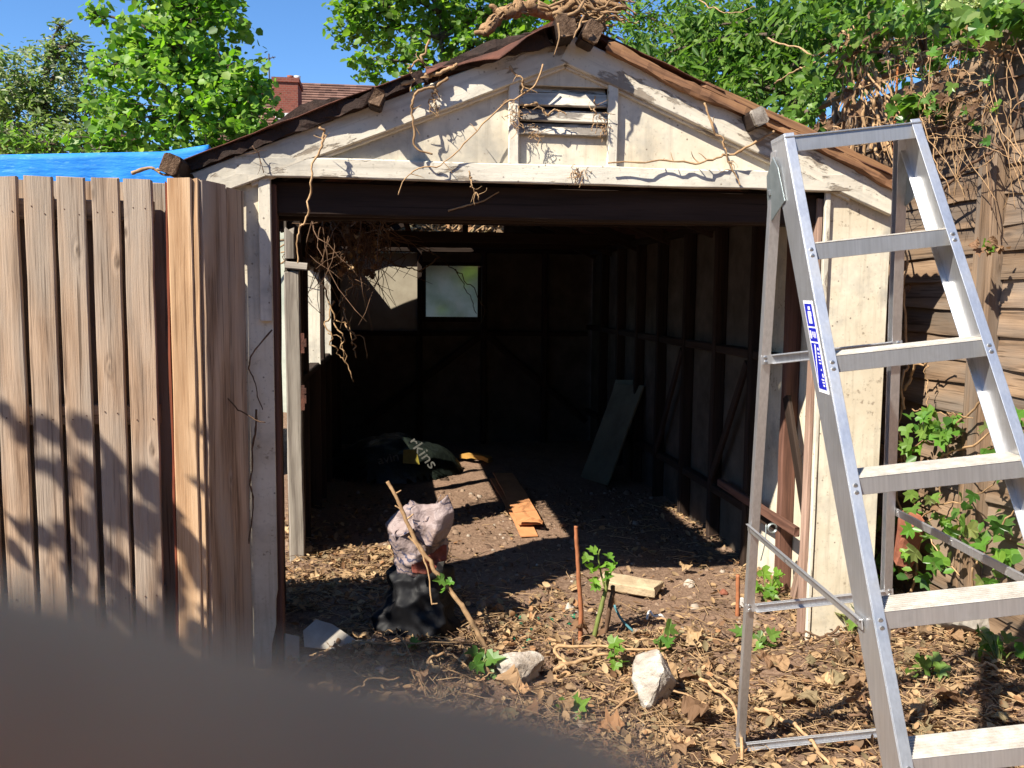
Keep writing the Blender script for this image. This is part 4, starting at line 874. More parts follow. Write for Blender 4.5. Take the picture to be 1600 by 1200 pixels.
# tangled vines on the gable
G = G_VINES
gv = [([(671, 62), (660, 88), (642, 105), (641, 122)], 'short dry vine end standing above the left roof edge', .005),
      ([(628, 132), (660, 120), (700, 108), (715, 100)], 'frayed dry branch stub poking out of the left roof edge', .011),
      ([(700, 122), (680, 135), (655, 142), (643, 160), (647, 195), (650, 230), (676, 241)], 'dry vine hanging left of the vent in an s-bend', .006),
      ([(688, 128), (676, 148), (671, 175)], 'short dry vine hanging right of the s-bend vine', .004),
      ([(848, 100), (838, 132), (815, 150), (785, 166), (748, 198), (716, 238), (690, 260), (652, 263), (632, 280), (622, 304)], 'long thin vine crossing the gable from the vent down to the left', .004),
      ([(796, 103), (812, 122), (817, 135), (815, 146)], 'short vine hooked over the top left corner of the vent', .005),
      ([(733, 267), (737, 287), (749, 313)], 'short vine dangling below the header board', .0035),
      ([(1210, 205), (1160, 235), (1110, 250), (1040, 253), (950, 254)], 'dry vine lying across the right side of the gable', .006),
      ([(1100, 160), (1115, 203), (1132, 231), (1145, 266), (1156, 290)], 'dry vine hanging down right of the vent to the header', .0045),
      ([(820, 165), (838, 165), (855, 178), (872, 172), (885, 180)], 'fibrous vine crossing the vent slats', .005),
      ([(930, 150), (928, 175), (924, 205)], 'thin vine hanging over the right end of the vent slats', .003)]
for k, (P, lb_, r_) in enumerate(gv): vine('dry_vine', pp(P, -.055-.012*(k % 3)), r_, lb_, 'vine', 'twig', G, 24, .010, 40+k)
vine('dry_vine', pp([(500, 200), (507, 217), (485, 276), (479, 336), (468, 367), (465, 412)], -.10), .005, 'long dry vine hanging in front of the left side of the doorway', 'vine', 'twig', G, 30, .012, 61)
vine('dry_vine', pp([(395, 228), (405, 245), (412, 270)], -.06), .003, 'fine dark vine on the left end of the gable board', 'vine', 'twigd', G, 10, .004, 62)
vine('dry_vine', pp([(64, 288), (82, 304), (87, 344), (100, 400), (101, 435), (96, 460)], -.180), .003, 'thin dry stem hanging down the face of the board fence', 'vine', 'twigd', None, 20, .004, 63)
vine('dry_vine', pp([(262, 284), (272, 300), (282, 340), (283, 360)], -.195), .003, 'dark tendril over the top of the fresh end board', 'vine', 'twigd', None, 12, .004, 64)
vine('dry_vine', pp([(206, 271), (235, 262), (252, 272), (280, 274)], -.14), .007, 'forked dry twig lying on top of the fence by the tarpaulin', 'twig', 'twig', None, 14, .004, 65, extra=[pp([(245, 264), (262, 270), (285, 278)], -.15)])
vine('dry_vine', pp([(425, 515), (390, 560), (395, 590), (410, 640)], -.03), .0035, 'thin dark vine on the shaded left pier', 'vine', 'twigd', None, 18, .006, 66)
vine('dry_vine', pp([(300, 566), (340, 600), (380, 645), (415, 660)], -.12), .004, 'dark tendril between the fence return and the left pier', 'vine', 'twigd', None, 18, .008, 67)
vine('dry_vine', pp([(400, 640), (398, 680), (392, 740), (395, 790), (388, 850)], -.03), .005, 'brown vine running down the lower left pier', 'vine', 'twigd', None, 20, .006, 68)
for (cx_, cy_, sx_, sy_, n_r, lb_) in ((803, 182, 12, 22, 34, 'tuft of fine dry rootlets on the left vent post'), (942, 190, 9, 22, 26, 'tuft of fine dry rootlets on the right end of the vent'), (838, 208, 10, 14, 18, 'small hanging tuft of rootlets under the bottom vent slat'), (905, 268, 20, 10, 24, 'rusty rootlet patch on the header board under the vent'), (682, 165, 6, 12, 12, 'wisp of rootlets by the left roof edge')):
    m = MB()
    for k in range(n_r):
        a, b = cx_+random.gauss(0, sx_*.5), cy_+random.gauss(0, sy_*.5); an = random.uniform(0, 6.28); L = random.uniform(5, 16)
        m.tube(smooth_path(pp([(a, b), (a+L*.5*math.cos(an)+random.gauss(0, 2), b+L*.5*math.sin(an)+2), (a+L*math.cos(an), b+L*math.sin(an)+4)], [-.036, -.045, -.05]), 6, .004, k), .0013, 4)
    tag(m.build('rootlets', M['twig'], None, True), lb_, 'rootlets')
# root mass on the ridge
ro = vine('dead_root', pp([(757, 50), (765, 40), (782, 25), (802, 16), (824, 14), (848, 18), (870, 26)], [.02, .02, .03, .04, .06, .08, .1]), .024, 'thick fibrous dead ivy root arching over the left of the ridge', 'root', 'root', None, 40, .012, 70, taper=1.0, extra=[pp([(765, 44), (757, 52), (741, 51)], 0), pp([(782, 22), (774, 14), (765, 9)], .02), pp([(820, 12), (832, 4), (840, -4)], .05)])
m = MB(); Qr = smooth_path(pp([(757, 50), (765, 40), (782, 25), (802, 16), (824, 14), (848, 18), (870, 26)], [.02, .02, .03, .04, .06, .08, .1]), 40)
for k in range(70):
    i_ = random.randint(0, 30); o_ = nrm(rng.normal(size=3))*.024; seg_ = Qr[i_:i_+random.randint(5, 9)]+o_+rng.normal(size=3)*.003
    m.tube(seg_+rng.normal(size=seg_.shape)*.0025, np.linspace(.0035, .0012, len(seg_)), 4)
tag(m.build('fibres', M['twig'], ro, True), kind='stuff')
rt = thing('root_tangle', spot(925, 20, 1, .05), 'tangled mass of dry roots and cut branches on the roof peak', 'roots')
m = MB()
for k in range(90):
    x0 = random.uniform(872, 968); y0_ = random.uniform(-22, 40); ln = random.uniform(25, 80); an = random.gauss(.1, .5); dp = random.uniform(-.15, .25)
    P = pp([(x0-ln/2*math.cos(an), y0_-ln/2*math.sin(an)), (x0, y0_+random.uniform(-12, 12)), (x0+ln/2*math.cos(an), y0_+ln/2*math.sin(an))], dp)
    q = smooth_path(P, 10, .02, k); m.tube(q, np.linspace(random.uniform(.004, .010), .003, 10), 5)
o = m.build('strands', M['twig'], rt, True); tag(o, kind='stuff')
for k, P in enumerate(([(872, 32), (880, 12), (905, 3), (945, 2), (978, 14)], [(870, 22), (900, 14), (925, 8), (970, 12)], [(905, 34), (922, 27), (946, 30)], [(900, 20), (930, 12), (962, 20)], [(885, -5), (930, -12), (985, -2)], [(930, 38), (938, 28), (942, 50)])):
    vine('branch', pp(P, -.08+.07*k), .016, '', '', 'root', None, 18, .012, 80+k, parent=rt)
vine('branch', pp([(872, 36), (874, 58), (866, 86)], -.19), .004, '', '', 'twig', None, 8, .0, 86, parent=rt); vine('branch', pp([(912, 24), (906, 40), (896, 60)], -.19), .006, '', '', 'twig', None, 8, .004, 87, parent=rt)
vine('branch', pp([(940, 14), (960, 22), (985, 34), (998, 33)], -.05), .004, '', '', 'twig', None, 14, .01, 88, parent=rt)
# dry creeper inside the left of the garage
cr = thing('dry_creeper', (.1, 2.2, 1.6), 'dead brown creeper hanging from the roof inside the left wall', 'creeper')
m = MB()
for k in range(150):
    x0, y0_ = random.uniform(-.05, .42), random.uniform(1.4, 3.0); z0 = min(2.0, rake(x0)-.1)-random.uniform(0, .1); L = abs(random.gauss(.22, .16))+.05
    P = [(x0, y0_, z0), (x0+random.gauss(0, .1), y0_+random.gauss(0, .1), z0-L*.5), (x0+random.gauss(0, .14), y0_+random.gauss(0, .14), z0-L)]
    m.tube(smooth_path(P, 7, .03, k), np.linspace(.004, .0015, 7), 4)
tag(m.build('strands', M['twigd'], cr, True), kind='stuff')
for P in ([(500, 440), (525, 500), (535, 545), (552, 598)], [(535, 480), (548, 520), (556, 560)], [(520, 470), (512, 520), (540, 570)], [(560, 400), (545, 440), (530, 480)]):
    vine('branch', pp(P, 2.1), .006, '', '', 'twig', None, 18, .03, 90, parent=cr, extra=[pp([P[1], (P[1][0]+18, P[1][1]+10), (P[1][0]+25, P[1][1]+40)], 2.1)])
for k in range(70): leaf_at(cr, np.array([random.uniform(-.03, .38), random.uniform(1.5, 2.7), random.uniform(1.62, 2.0)]), random.uniform(.03, .06), dm)
# cobweb-like threads below header
vine('dry_vine', pp([(700, 330), (735, 320), (760, 312), (780, 300)], .04), .004, 'pale cobwebbed tendril under the middle of the header', 'vine', 'twig', None, 12, .006, 95)
vine('dry_vine', pp([(600, 365), (680, 400), (730, 440), (757, 485), (752, 505)], 4.9), .006, 'thin dead stem in front of the reeded back window', 'vine', 'twigd', None, 24, .02, 96)
vine('dry_vine', pp([(712, 420), (730, 455), (745, 490)], 4.95), .005, 'short dead stem on the right of the reeded window', 'vine', 'twigd', None, 12, .02, 97)
vine('dry_vine', pp([(575, 400), (620, 415), (660, 425)], 4.7), .010, 'pale bare branch crossing the hole in the back gable', 'vine', 'twig', None, 14, .02, 98)
vine('dry_vine', pp([(655, 425), (680, 405), (672, 395), (640, 380)], 4.7), .008, 'looping branch in the hole above the back window', 'vine', 'twig', None, 14, .03, 99)
# ------------------------------------------------------------------ trees and climbers
def bunch(c, R, n, twigs, squash=.85, bias=.55):
    """twig end points through a ball and leaf positions gathered round them"""
    q = rng.normal(size=(twigs, 3)); q /= np.linalg.norm(q, axis=1, keepdims=True); q *= (rng.random((twigs, 1))**bias)*R; q[:, 2] *= squash
    k = rng.integers(0, twigs, n); P = q[k]+rng.normal(size=(n, 3))*R*.115*[1, 1, .9]
    return q+c, P+c, k
def leaf_dirs(n, droop=.45):
    D = rng.normal(size=(n, 3)); D[:, 2] = D[:, 2]*.5-droop
    Nn = rng.normal(size=(n, 3))*.55+[-.25, -.35, .75]; return D, Nn
def tree(name, label, cat, base, clumps, mat, size, n, T=T_OVAL, trunk=.08, droop=.4, twigs=34, bark='bark', extra_mat=None, twr=.008):
    t_ = thing(name, base, label, cat); base = np.array(base, float); m = MB()
    cs = [spot(a, b, 1, y) for a, b, y, R in clumps]; mid = np.mean(cs, 0); top = np.array([mid[0]*.6+base[0]*.4, mid[1], mid[2]+.2*(max(c[2] for c in cs)-mid[2])])
    if trunk:
        st = smooth_path([base+[0, 0, -.1], base*.5+top*.5+[.1, 0, -.2], top], 12, .05, 3); m.tube(st, np.linspace(trunk, trunk*.15, 12), 7)
    PV, PF, off = [], [], 0; tot = sum(c[3]**2 for c in clumps)
    LP = []
    for (a, b, y, R), c in zip(clumps, cs):
        nn = int(n*R*R/tot); tw, P, k = bunch(c, R, nn, int(twigs*(.6+R)))
        root = st[np.argmin(np.abs(st[:, 2]-(c[2]-R*.8)))] if trunk else c+[0, .3, -R]
        m.tube(smooth_path([root, (root+c)/2+[0, 0, .1], c], 8, .03, 5), np.linspace(max(trunk*.45, twr*1.6), twr, 8), 5)
        for w_ in tw[:14]: m.tube(smooth_path([c, (c+w_)/2+rng.normal(size=3)*.05, w_], 5), np.linspace(twr, twr*.35, 5), 4)
        LP.append(P)
    P = np.concatenate(LP); D, Nn = leaf_dirs(len(P), droop); S = size*rng.uniform(.38, 1.3, len(P))
    V, F = leaf_cloud(P, D, Nn, S, T); o = mesh_obj('crown', V, F, mat, t_); tag(o, kind='stuff')
    m.build('trunk', M[bark], t_, True)
    return t_
gb = spot(285, 300, 1, 5.8); gb[2] = 0
tree('hazel_tree', 'bright green hazel tree standing behind the fence and blue tarpaulin', 'tree', gb, [(285, 20, 5.8, .72), (215, 95, 5.6, .52), (345, 105, 5.6, .60), (280, 170, 5.5, .72), (195, 180, 5.6, .40), (385, 185, 5.4, .48), (245, -40, 5.9, .62), (345, -30, 5.9, .55), (395, 222, 5.3, .30), (170, 232, 5.5, .34), (310, 232, 5.4, .42), (150, 20, 5.8, .16), (402, 130, 5.4, .2), (175, 105, 5.7, .22)], M['hazel'], .080, 9800, T_ROUND, .06)
gb = spot(70, 300, 1, 11); gb[2] = 0
tree('flowering_tree', 'dark tree with pale leaf tips at the far left behind the fence', 'tree', gb, [(40, 120, 11, .72), (95, 110, 11.2, .62), (20, 190, 11, .7), (90, 190, 11, .7), (140, 165, 11, .4), (-20, 130, 11, .7), (60, 225, 10.5, .6), (125, 225, 10.5, .5), (95, 72, 11, .28), (94, 40, 11, .16), (120, 62, 11, .14)], M['lefttree'], .12, 6800, T_LONG, .11, .2)
gb = spot(150, 300, 1, 10); gb[2] = 0
tree('small_bush', 'light green bush behind the tarpaulin left of the hazel', 'bush', gb, [(15, 215, 9, .34), (50, 222, 9, .36), (80, 226, 9, .25)], M['hazel'], .12, 420, T_LONG, .03)
gb = spot(700, 300, 1, 9); gb[2] = 0
tree('lime_tree', 'green leafy tree rising behind the roof left of the root tangle', 'tree', gb, [(600, 20, 9, .78), (690, 30, 9, .75), (640, -40, 9, .8), (770, 10, 9, .8), (850, 0, 9, .8), (580, 95, 8.6, .36), (660, 95, 8.6, .45), (548, 45, 9, .34), (740, 75, 8.8, .55), (800, 65, 8.8, .5), (560, -20, 9, .4)], M['mid'], .10, 6200, T_ROUND, .10)
gb = spot(1010, 300, 1, 9); gb[2] = 0
tree('ash_tree', 'dark green tree behind the roof right of the root tangle', 'tree', gb, [(930, 40, 9, .7), (1000, 20, 9, .8), (1080, 30, 9, .8), (1160, 20, 9, .8), (1000, 80, 8.7, .5), (1060, 95, 8.6, .5), (1240, 30, 9, .9), (1330, 20, 9, .8)], M['darktree'], .13, 3600, T_LONG, .10)
gb = np.array([3.5, 3.6, 0.])
tree('laurel_bush', 'glossy evergreen bush spilling over the roof edge and right fence', 'bush', gb, [(1010, 95, 4.6, .36), (1075, 105, 4.2, .42), (1140, 110, 3.8, .46), (1190, 140, 3.2, .40), (1235, 90, 3.2, .46), (1160, 50, 3.8, .5), (1100, 45, 4.2, .45), (1245, 175, 2.6, .26), (1300, 60, 3.0, .44), (1295, 130, 2.6, .24), (1220, 20, 3.4, .5), (1330, 10, 2.6, .4), (1400, 45, 2.6, .42), (1470, 40, 2.0, .40), (1540, 40, 1.7, .38), (1600, 30, 1.4, .36), (1370, 95, 2.6, .3)], M['darktree'], .115, 7200, T_LONG, .05, .75, 40, 'bark', None, .006)
gb = np.array([3.6, 1.0, 0.])
tree('elder_bush', 'elder with clusters of yellow green blossom hanging over the right fence top', 'bush', gb, [(1425, 20, .62, .085), (1418, 50, .60, .055), (1500, 5, .50, .09), (1545, 8, .45, .08), (1455, 0, .60, .08), (1590, 5, .4, .08)], M['blossom'], .022, 2600, T_ROUND, .03, .1, 30, 'bark', None, .003)
ob_ = thing('ash_branch', (3.4, 1.2, 2.9), 'leafy branch reaching over the garage eave above the right fence', 'branch')
m = MB(); LP = []
for k in range(30):
    t_ = random.uniform(.35, 1.15); yf_, zf_ = random.uniform(-.15, 1.5), random.uniform(1.55, 2.55)
    tip = np.array([2.94-.79*t_, yf_-.575*t_, zf_+t_])
    if tip[1] < -.12 or tip[2] < 2.95+.35*max(0, tip[1]): continue
    m.tube(smooth_path([np.array([3.5, 1.3, 2.9]), (np.array([3.5, 1.3, 3.1])+tip)/2+[0, 0, .15], tip], 8), np.linspace(.012, .003, 8), 4)
    for j in range(11): LP.append(tip+np.array([random.gauss(0, .09), random.gauss(0, .09), abs(random.gauss(0, .05))]))
P = np.array(LP); D, Nn = leaf_dirs(len(P), .3); V, F = leaf_cloud(P, D, Nn, rng.uniform(.05, .10, len(P)), T_OVAL); tag(mesh_obj('foliage', V, F, M['mid'], ob_), kind='stuff'); m.build('bough', M['bark'], ob_, True)
# ivy on the right fence: countable leaves are parts, the mass behind them is one part
def climber(name, label, cat, x0, spots_, nleaf, size, meshes, stems=(), stuff=0, stuffmat='darktree', dx=(-.10, 0), sm='twig', stuffsize=.07):
    p0 = spot(spots_[0][0], spots_[0][1], 0, x0); t_ = thing(name, p0, label, cat)
    def rnd():
        a, b, ra, rb = random.choice(spots_); u_, v_ = random.gauss(0, .5), random.gauss(0, .5)
        return spot(a+ra*max(-1, min(1, u_)), b+rb*max(-1, min(1, v_)), 0, x0)+[random.uniform(*dx), 0, 0]
    for k in range(nleaf): leaf_at(t_, rnd(), size*random.uniform(.6, 1.15), meshes, (-.75, -.65, .35), (random.uniform(-.3, .3), random.uniform(-.7, .7), random.uniform(-1, .1)))
    if stems:
        for k, (P, r_) in enumerate(stems): vine('stem', [spot(a, b, 0, x0+random.uniform(-.03, .0)) for a, b in P], r_, '', '', sm, None, 20, .015, 200+k, parent=t_)
    if stuff:
        P = np.array([rnd() for _ in range(stuff)])+[.03, 0, 0]; D, Nn = leaf_dirs(stuff, .6); V, F = leaf_cloud(P, D, Nn, stuffsize*rng.uniform(.6, 1.1, stuff), T_OVAL); tag(mesh_obj('foliage', V, F, M[stuffmat], t_), kind='stuff')
    return t_
dmi = [dead_mesh('leaf', M['deadr'], 60+k) for k in range(6)]+[ivy_mesh('leaf', M['deadr'], 70+k) for k in range(4)]
climber('ivy', 'green ivy climbing the lower right fence behind the ladder treads', 'ivy', 2.86, [(1455, 680, 40, 35), (1490, 665, 20, 25), (1450, 800, 60, 60), (1510, 830, 60, 60), (1570, 850, 40, 60), (1420, 880, 30, 30), (1590, 700, 20, 60)], 95, .075, im+im+ym+dmi[:3], [([(1400, 720), (1450, 690), (1500, 660), (1560, 600)], .008), ([(1405, 760), (1470, 715), (1540, 680), (1600, 640)], .006), ([(1420, 940), (1440, 850), (1470, 760), (1480, 690)], .006), ([(1500, 960), (1540, 860), (1590, 790)], .005), ([(1400, 880), (1450, 800), (1540, 770), (1600, 700)], .004), ([(1410, 700), (1440, 820), (1500, 900)], .004), ([(1430, 740), (1500, 720), (1560, 740), (1600, 780)], .004)], 130, 'ivy', (-.16, .02), 'twig', .06)
climber('ivy', 'brown dead ivy leaves drooping over the upper right fence boards', 'ivy', 2.84, [(1490, 125, 70, 50), (1530, 95, 70, 60), (1465, 150, 40, 40), (1520, 165, 35, 30), (1580, 60, 40, 50), (1400, 60, 60, 50), (1562, 385, 8, 10), (1345, 75, 50, 50)], 46, .052, dmi+ym[:3], [([(1300, 70), (1370, 85), (1450, 82), (1530, 80), (1605, 88)], .009), ([(1470, 300), (1520, 255), (1570, 220), (1590, 150), (1575, 90)], .007), ([(1300, 120), (1350, 70), (1430, 40), (1500, 40), (1600, 20)], .008), ([(1440, 90), (1450, 180), (1440, 260)], .003), ([(1500, 80), (1490, 190), (1510, 300)], .003), ([(1560, 90), (1545, 200), (1550, 330)], .004), ([(1400, 100), (1480, 130), (1590, 120)], .004), ([(1420, 170), (1500, 150), (1600, 180)], .003), ([(1380, 230), (1450, 200), (1530, 210), (1590, 260)], .004)], 130, 'deadr', (-.10, .0), 'twigd', .035)
climber('ivy', 'mixed green ivy leaves spilling over the top of the right fence', 'ivy', 2.84, [(1370, 30, 50, 40), (1330, 60, 50, 40), (1290, 110, 40, 40), (1440, 30, 60, 25), (1350, 10, 60, 30), (1255, 175, 30, 30), (1540, 30, 60, 30), (1590, 20, 30, 30), (1440, 165, 14, 18)], 150, .062, im+im+ym, [([(1200, 60), (1260, 80), (1320, 75), (1420, 70)], .006), ([(1210, 130), (1270, 95), (1330, 60)], .005), ([(1090, 0), (1130, 20), (1180, 10)], .005)], 700, 'darktree', (-.14, .10), 'twig', .075)
climber('dry_ivy', 'mat of dry ivy stems clinging to the fence above the ladder', 'ivy', 2.885, [(1330, 120, 30, 60), (1320, 200, 30, 60)], 26, .07, dmi, [([(1300+8*k+random.uniform(-10, 10), 270+random.uniform(-40, 30)), (1310+6*k, 190), (1325+3*k+random.uniform(-20, 20), 110), (1345+random.uniform(-40, 40), 40)], random.uniform(.004, .011)) for k in range(18)]+[([(1270+random.uniform(-10, 60), 100+25*k), (1340, 90+26*k+random.uniform(-30, 30)), (1420, 60+30*k)], .005) for k in range(6)], 0)
climber('dry_ivy', 'loose tangle of thin bare tendrils hanging over the upper right fence', 'ivy', 2.83, [(1480, 140, 80, 60), (1560, 160, 40, 60)], 12, .05, im+ym, [([(x_, random.uniform(40, 110)), (x_+random.uniform(-25, 25), random.uniform(110, 170)), (x_+random.uniform(-40, 40), random.uniform(170, 260)), (x_+random.uniform(-50, 40), random.uniform(260, 330))], random.uniform(.0015, .0035)) for x_ in np.linspace(1380, 1600, 26)]+[([(random.uniform(1330, 1420), y_), (random.uniform(1430, 1490), y_+random.uniform(-30, 30)), (random.uniform(1530, 1600), y_+random.uniform(-40, 40))], random.uniform(.0015, .003)) for y_ in np.linspace(60, 230, 12)], 0)
climber('dry_ivy', 'dry ivy stems rising beside the rear ladder leg and pier', 'ivy', 2.86, [(1408, 480, 8, 60), (1412, 560, 8, 40), (1425, 430, 15, 30)], 14, .05, dmi, [([(1412, 640), (1410, 600), (1416, 560), (1411, 470), (1418, 400), (1405, 350)], .007), ([(1405, 900), (1408, 800), (1404, 700), (1412, 620)], .006), ([(1412, 610), (1430, 580), (1455, 560), (1480, 545)], .007), ([(1446, 560), (1449, 600), (1447, 650)], .003), ([(1425, 640), (1470, 645), (1520, 655)], .003)], 0)
vine('rusty_rod', [spot(1396, 242, 0, 2.84), spot(1399, 170, 0, 2.84), spot(1404, 86, 0, 2.84)], .006, 'thin orange rusty rod standing upright against the right fence', 'rod', 'rustrod', None, 6, 0, 0, taper=1)
# gap debris between garage and fence
p = spot(1422, 842, 0, 2.80); o = plank('broken_brick', p+[0, .06, -.10], p+[0, -.02, .10], (.3, 1, 0), .13, .09, M['brickred'], None, .006, (.015, .015), .05); tag(o, 'broken reddish brick among the ivy behind the ladder brace', 'brick')

# ------------------------------------------------------------------ background
th_ = 3.4; a = spot(-160, 239, 1, th_); b = spot(326, 230, 1, th_)
nx_, nz_ = 60, 22; V = []
for i in range(nz_):
    s_ = i/(nz_-1)
    for j in range(nx_):
        q = j/(nx_-1); x = a[0]+(b[0]-a[0])*q; zt = a[2]+(b[2]-a[2])*q+.045*max(0, q-.85)/.15
        if s_ < .6: u_ = s_/.6; y = th_-.05+.05*u_+.02*math.sin(q*40+u_*3)*(1-u_); z = zt-.55*(1-u_)
        else: u_ = (s_-.6)/.4; y = th_+u_*1.9; z = zt-.5*u_+.012*math.sin(q*11+u_*6)
        V.append((x, y, z+.008*float(fbm(np.array([q*22.]), np.array([s_*7.]), 3, 8)[0])*(s_ < .55)))
F = [(i*nx_+j, i*nx_+j+1, (i+1)*nx_+j+1, (i+1)*nx_+j) for i in range(nz_-1) for j in range(nx_-1)]
o = mesh_obj('tarpaulin', np.array(V), F, M['tarp'], None, True); o.modifiers.new('t', 'SOLIDIFY').thickness = .003; tag(o, 'bright blue tarpaulin stretched over a roof behind the left fence', 'tarpaulin')
sh = thing('lean_to_shed', (-3, 4.3, 0), 'low shed under the blue tarpaulin behind the left fence', 'shed')
m = MB(); m.box((a[0]+.05, th_+.08, 0), (b[0]-.1, th_+1.8, b[2]-.14)); m.build('wall', M['greywood'], sh)

def tile_roof(parent, e0, e1, r0, r1, rows=22):
    """one slope from eave e0-e1 up to ridge r0-r1, laid as overlapping courses"""
    e0, e1, r0, r1 = [np.array(p_, float) for p_ in (e0, e1, r0, r1)]; m = MB(); n = nrm(np.cross(e1-e0, r0-e0+1e-6)); n = n if n[2] > 0 else -n
    for k in range(rows):
        f0, f1 = k/rows, (k+1.15)/rows; f1 = min(f1, 1)
        q = [e0+(r0-e0)*f0+n*.045, e1+(r1-e1)*f0+n*.045, e1+(r1-e1)*f1+n*.012, e0+(r0-e0)*f1+n*.012]
        m.extrude(q, -n*.03)
    o = m.build('roof', M['tilecourse'], parent); fixn(o); return o
t = NT('tile_courses', .85, .2); v = t.co(); sp = t.n('ShaderNodeSeparateXYZ'); t.l(v, sp.inputs[0])
cell = t.n('ShaderNodeTexWhiteNoise', noise_dimensions='2D'); cb2 = t.n('ShaderNodeCombineXYZ')
t.l(t.math('FLOOR', t.math('MULTIPLY', sp.outputs[0], 5.5)), cb2.inputs[0]); t.l(t.math('FLOOR', t.math('MULTIPLY', sp.outputs[2], 9)), cb2.inputs[1]); t.l(cb2.outputs[0], cell.inputs['Vector'])
M['tilecourse'] = t.color(t.ramp(cell.outputs['Value'], [(0, (.09, .048, .036)), (.5, (.14, .075, .055)), (1, (.19, .105, .078))]))
t = NT('far_brickwork', .9, .1); v = t.co(); bk = t.n('ShaderNodeTexBrick'); mp = t.n('ShaderNodeMapping'); mp.inputs['Rotation'].default_value = (R_(90), 0, 0); t.l(v, mp.inputs[0]); t.l(mp.outputs[0], bk.inputs['Vector'])
bk.inputs['Scale'].default_value = 4.4; bk.inputs['Color1'].default_value = (.21, .065, .045, 1); bk.inputs['Color2'].default_value = (.15, .048, .035, 1); bk.inputs['Mortar'].default_value = (.2, .14, .11, 1); bk.inputs['Mortar Size'].default_value = .012; M['brickwork'] = t.color(bk.outputs[0])
h1 = thing('brick_house', spot(470, 464, 1, 23), 'brick house with a brown tiled roof and red chimney seen over the garage roof', 'house')
e0, e1 = spot(318, 222, 1, 21), spot(640, 222, 1, 21); r0_, r1_ = spot(398, 127, 1, 25), spot(640, 130, 1, 25); r1_[2] = r0_[2]
tile_roof(h1, e0, e1, r0_, r1_); tile_roof(h1, e0+[0, 8, 0], e0, r0_, r0_+[0, .01, 0], 18)
m = MB(); m.box((e0[0]+.3, 21.2, 0), (e1[0]-.2, 29, e0[2]-.05)); m.build('wall', M['brickwork'], h1)
ca, cb3 = spot(430, 183, 1, 21.8), spot(467, 126, 1, 21.8)
m = MB(); m.box((ca[0], 21.5, ca[2]-.6), (cb3[0], 22.5, cb3[2]-.12)); m.box((ca[0]-.04, 21.46, cb3[2]-.12), (cb3[0]+.04, 22.54, cb3[2])); ch = m.build('chimney', M['brickwork'], h1)
m = MB(); m.box((ca[0]+.05, 21.42, ca[2]-.12), (cb3[0]-.02, 21.5, ca[2]+.05)); m.build('flashing', M['white'], ch)
for k, f_ in enumerate((.62, .9)):
    x = ca[0]+(cb3[0]-ca[0])*f_; m = MB(); m.tube([(x, 22, cb3[2]-.02), (x, 22, cb3[2]+.12), (x, 22, cb3[2]+.16)], [.10, .085, .10], 10); m.build('chimney_pot', M['brickred'] if not k else M['white'], ch, True)
ax_ = spot(421, 126, 1, 22); m = MB(); m.tube([ax_+[0, 0, -.3], spot(420, 84, 1, 22)], .022, 6); q = spot(420, 92, 1, 22); m.tube([q+[-.12, 0, -.02], q+[.18, 0, .06]], .014, 5)
for k in range(3): m.tube([q+[-.08+.1*k, -.14, .0+.02*k], q+[-.08+.1*k, .14, .0+.02*k]], .010, 4)
m.build('aerial', M['lead'], ch)
h2 = thing('bungalow', spot(175, 464, 1, 15), 'small brown hipped roof just above the tarpaulin between the left trees', 'house')
e0, e1 = spot(131, 233, 1, 14), spot(222, 236, 1, 14); r0_ = spot(176, 207, 1, 16); r1_ = r0_+[.4, 0, 0]
tile_roof(h2, e0, e1, r0_, r1_, 10); tile_roof(h2, e1, e1+[0, 4, 0], r1_, r1_+[0, .01, 0], 10); tile_roof(h2, e0+[0, 4, 0], e0, r0_+[0, .01, 0], r0_, 10)
m = MB(); m.box((e0[0]+.1, 14.15, 0), (e1[0]-.1, 18, e0[2]-.06)); m.build('wall', M['brickwork'], h2); m = MB(); m.bar(e0+[-.05, -.06, -.03], e1+[.05, -.06, -.03], (0, 0, 1), .09, .07); m.build('gutter', M['lead'], h2)
h3 = thing('house', spot(-40, 464, 1, 17), 'sliver of a brown roof at the very left edge above the tarpaulin', 'house')
e0, e1 = spot(-120, 188, 1, 16), spot(26, 186, 1, 16); r0_ = spot(-90, 120, 1, 18.5); r1_ = spot(-40, 118, 1, 18.5)
tile_roof(h3, e0, e1, r0_, r1_, 14); m = MB(); m.box((e0[0]+.2, 16.2, 0), (e1[0]-.2, 21, e0[2]-.05)); m.build('wall', M['brickwork'], h3)
gw = slab('garden_wall', [(-2.2, 7.9, -.1), (4.6, 7.9, -.1), (4.6, 7.9, 2.7), (-2.2, 7.9, 2.7)], (0, .2, 0), M['render'], 0, None); tag(gw, 'pale sunlit garden wall glimpsed through the back of the garage', 'wall', None, 'thing')
bh = thing('dry_climber', (.8, 7.8, 2.3), 'sunlit dry climber on the garden wall glimpsed over the back window', 'climber')
P = np.stack([rng.uniform(-.8, 2.0, 2600), rng.uniform(7.55, 7.88, 2600), np.zeros(2600)], -1); P[:, 2] = 1.88+rng.random(2600)*(.9+.3*fbm(P[:, 0]*2, P[:, 1], 3, 2)*2); D, Nn = leaf_dirs(2600, .1)
V, F = leaf_cloud(P, D, Nn, rng.uniform(.05, .12, 2600), T_OVAL); tag(mesh_obj('leaves', V, F, M['dead'], bh), kind='stuff')
m = MB()
for k in range(160):
    a = np.array([random.uniform(-.8, 2.), random.uniform(7.6, 7.85), random.uniform(1.95, 2.7)]); d = np.array([random.gauss(0, .4), random.gauss(0, .2), random.gauss(.1, .25)]); m.tube(smooth_path([a-d, a, a+d], 6, .03, k), .009, 4)
tag(m.build('branches', M['twig'], bh, True), kind='stuff')
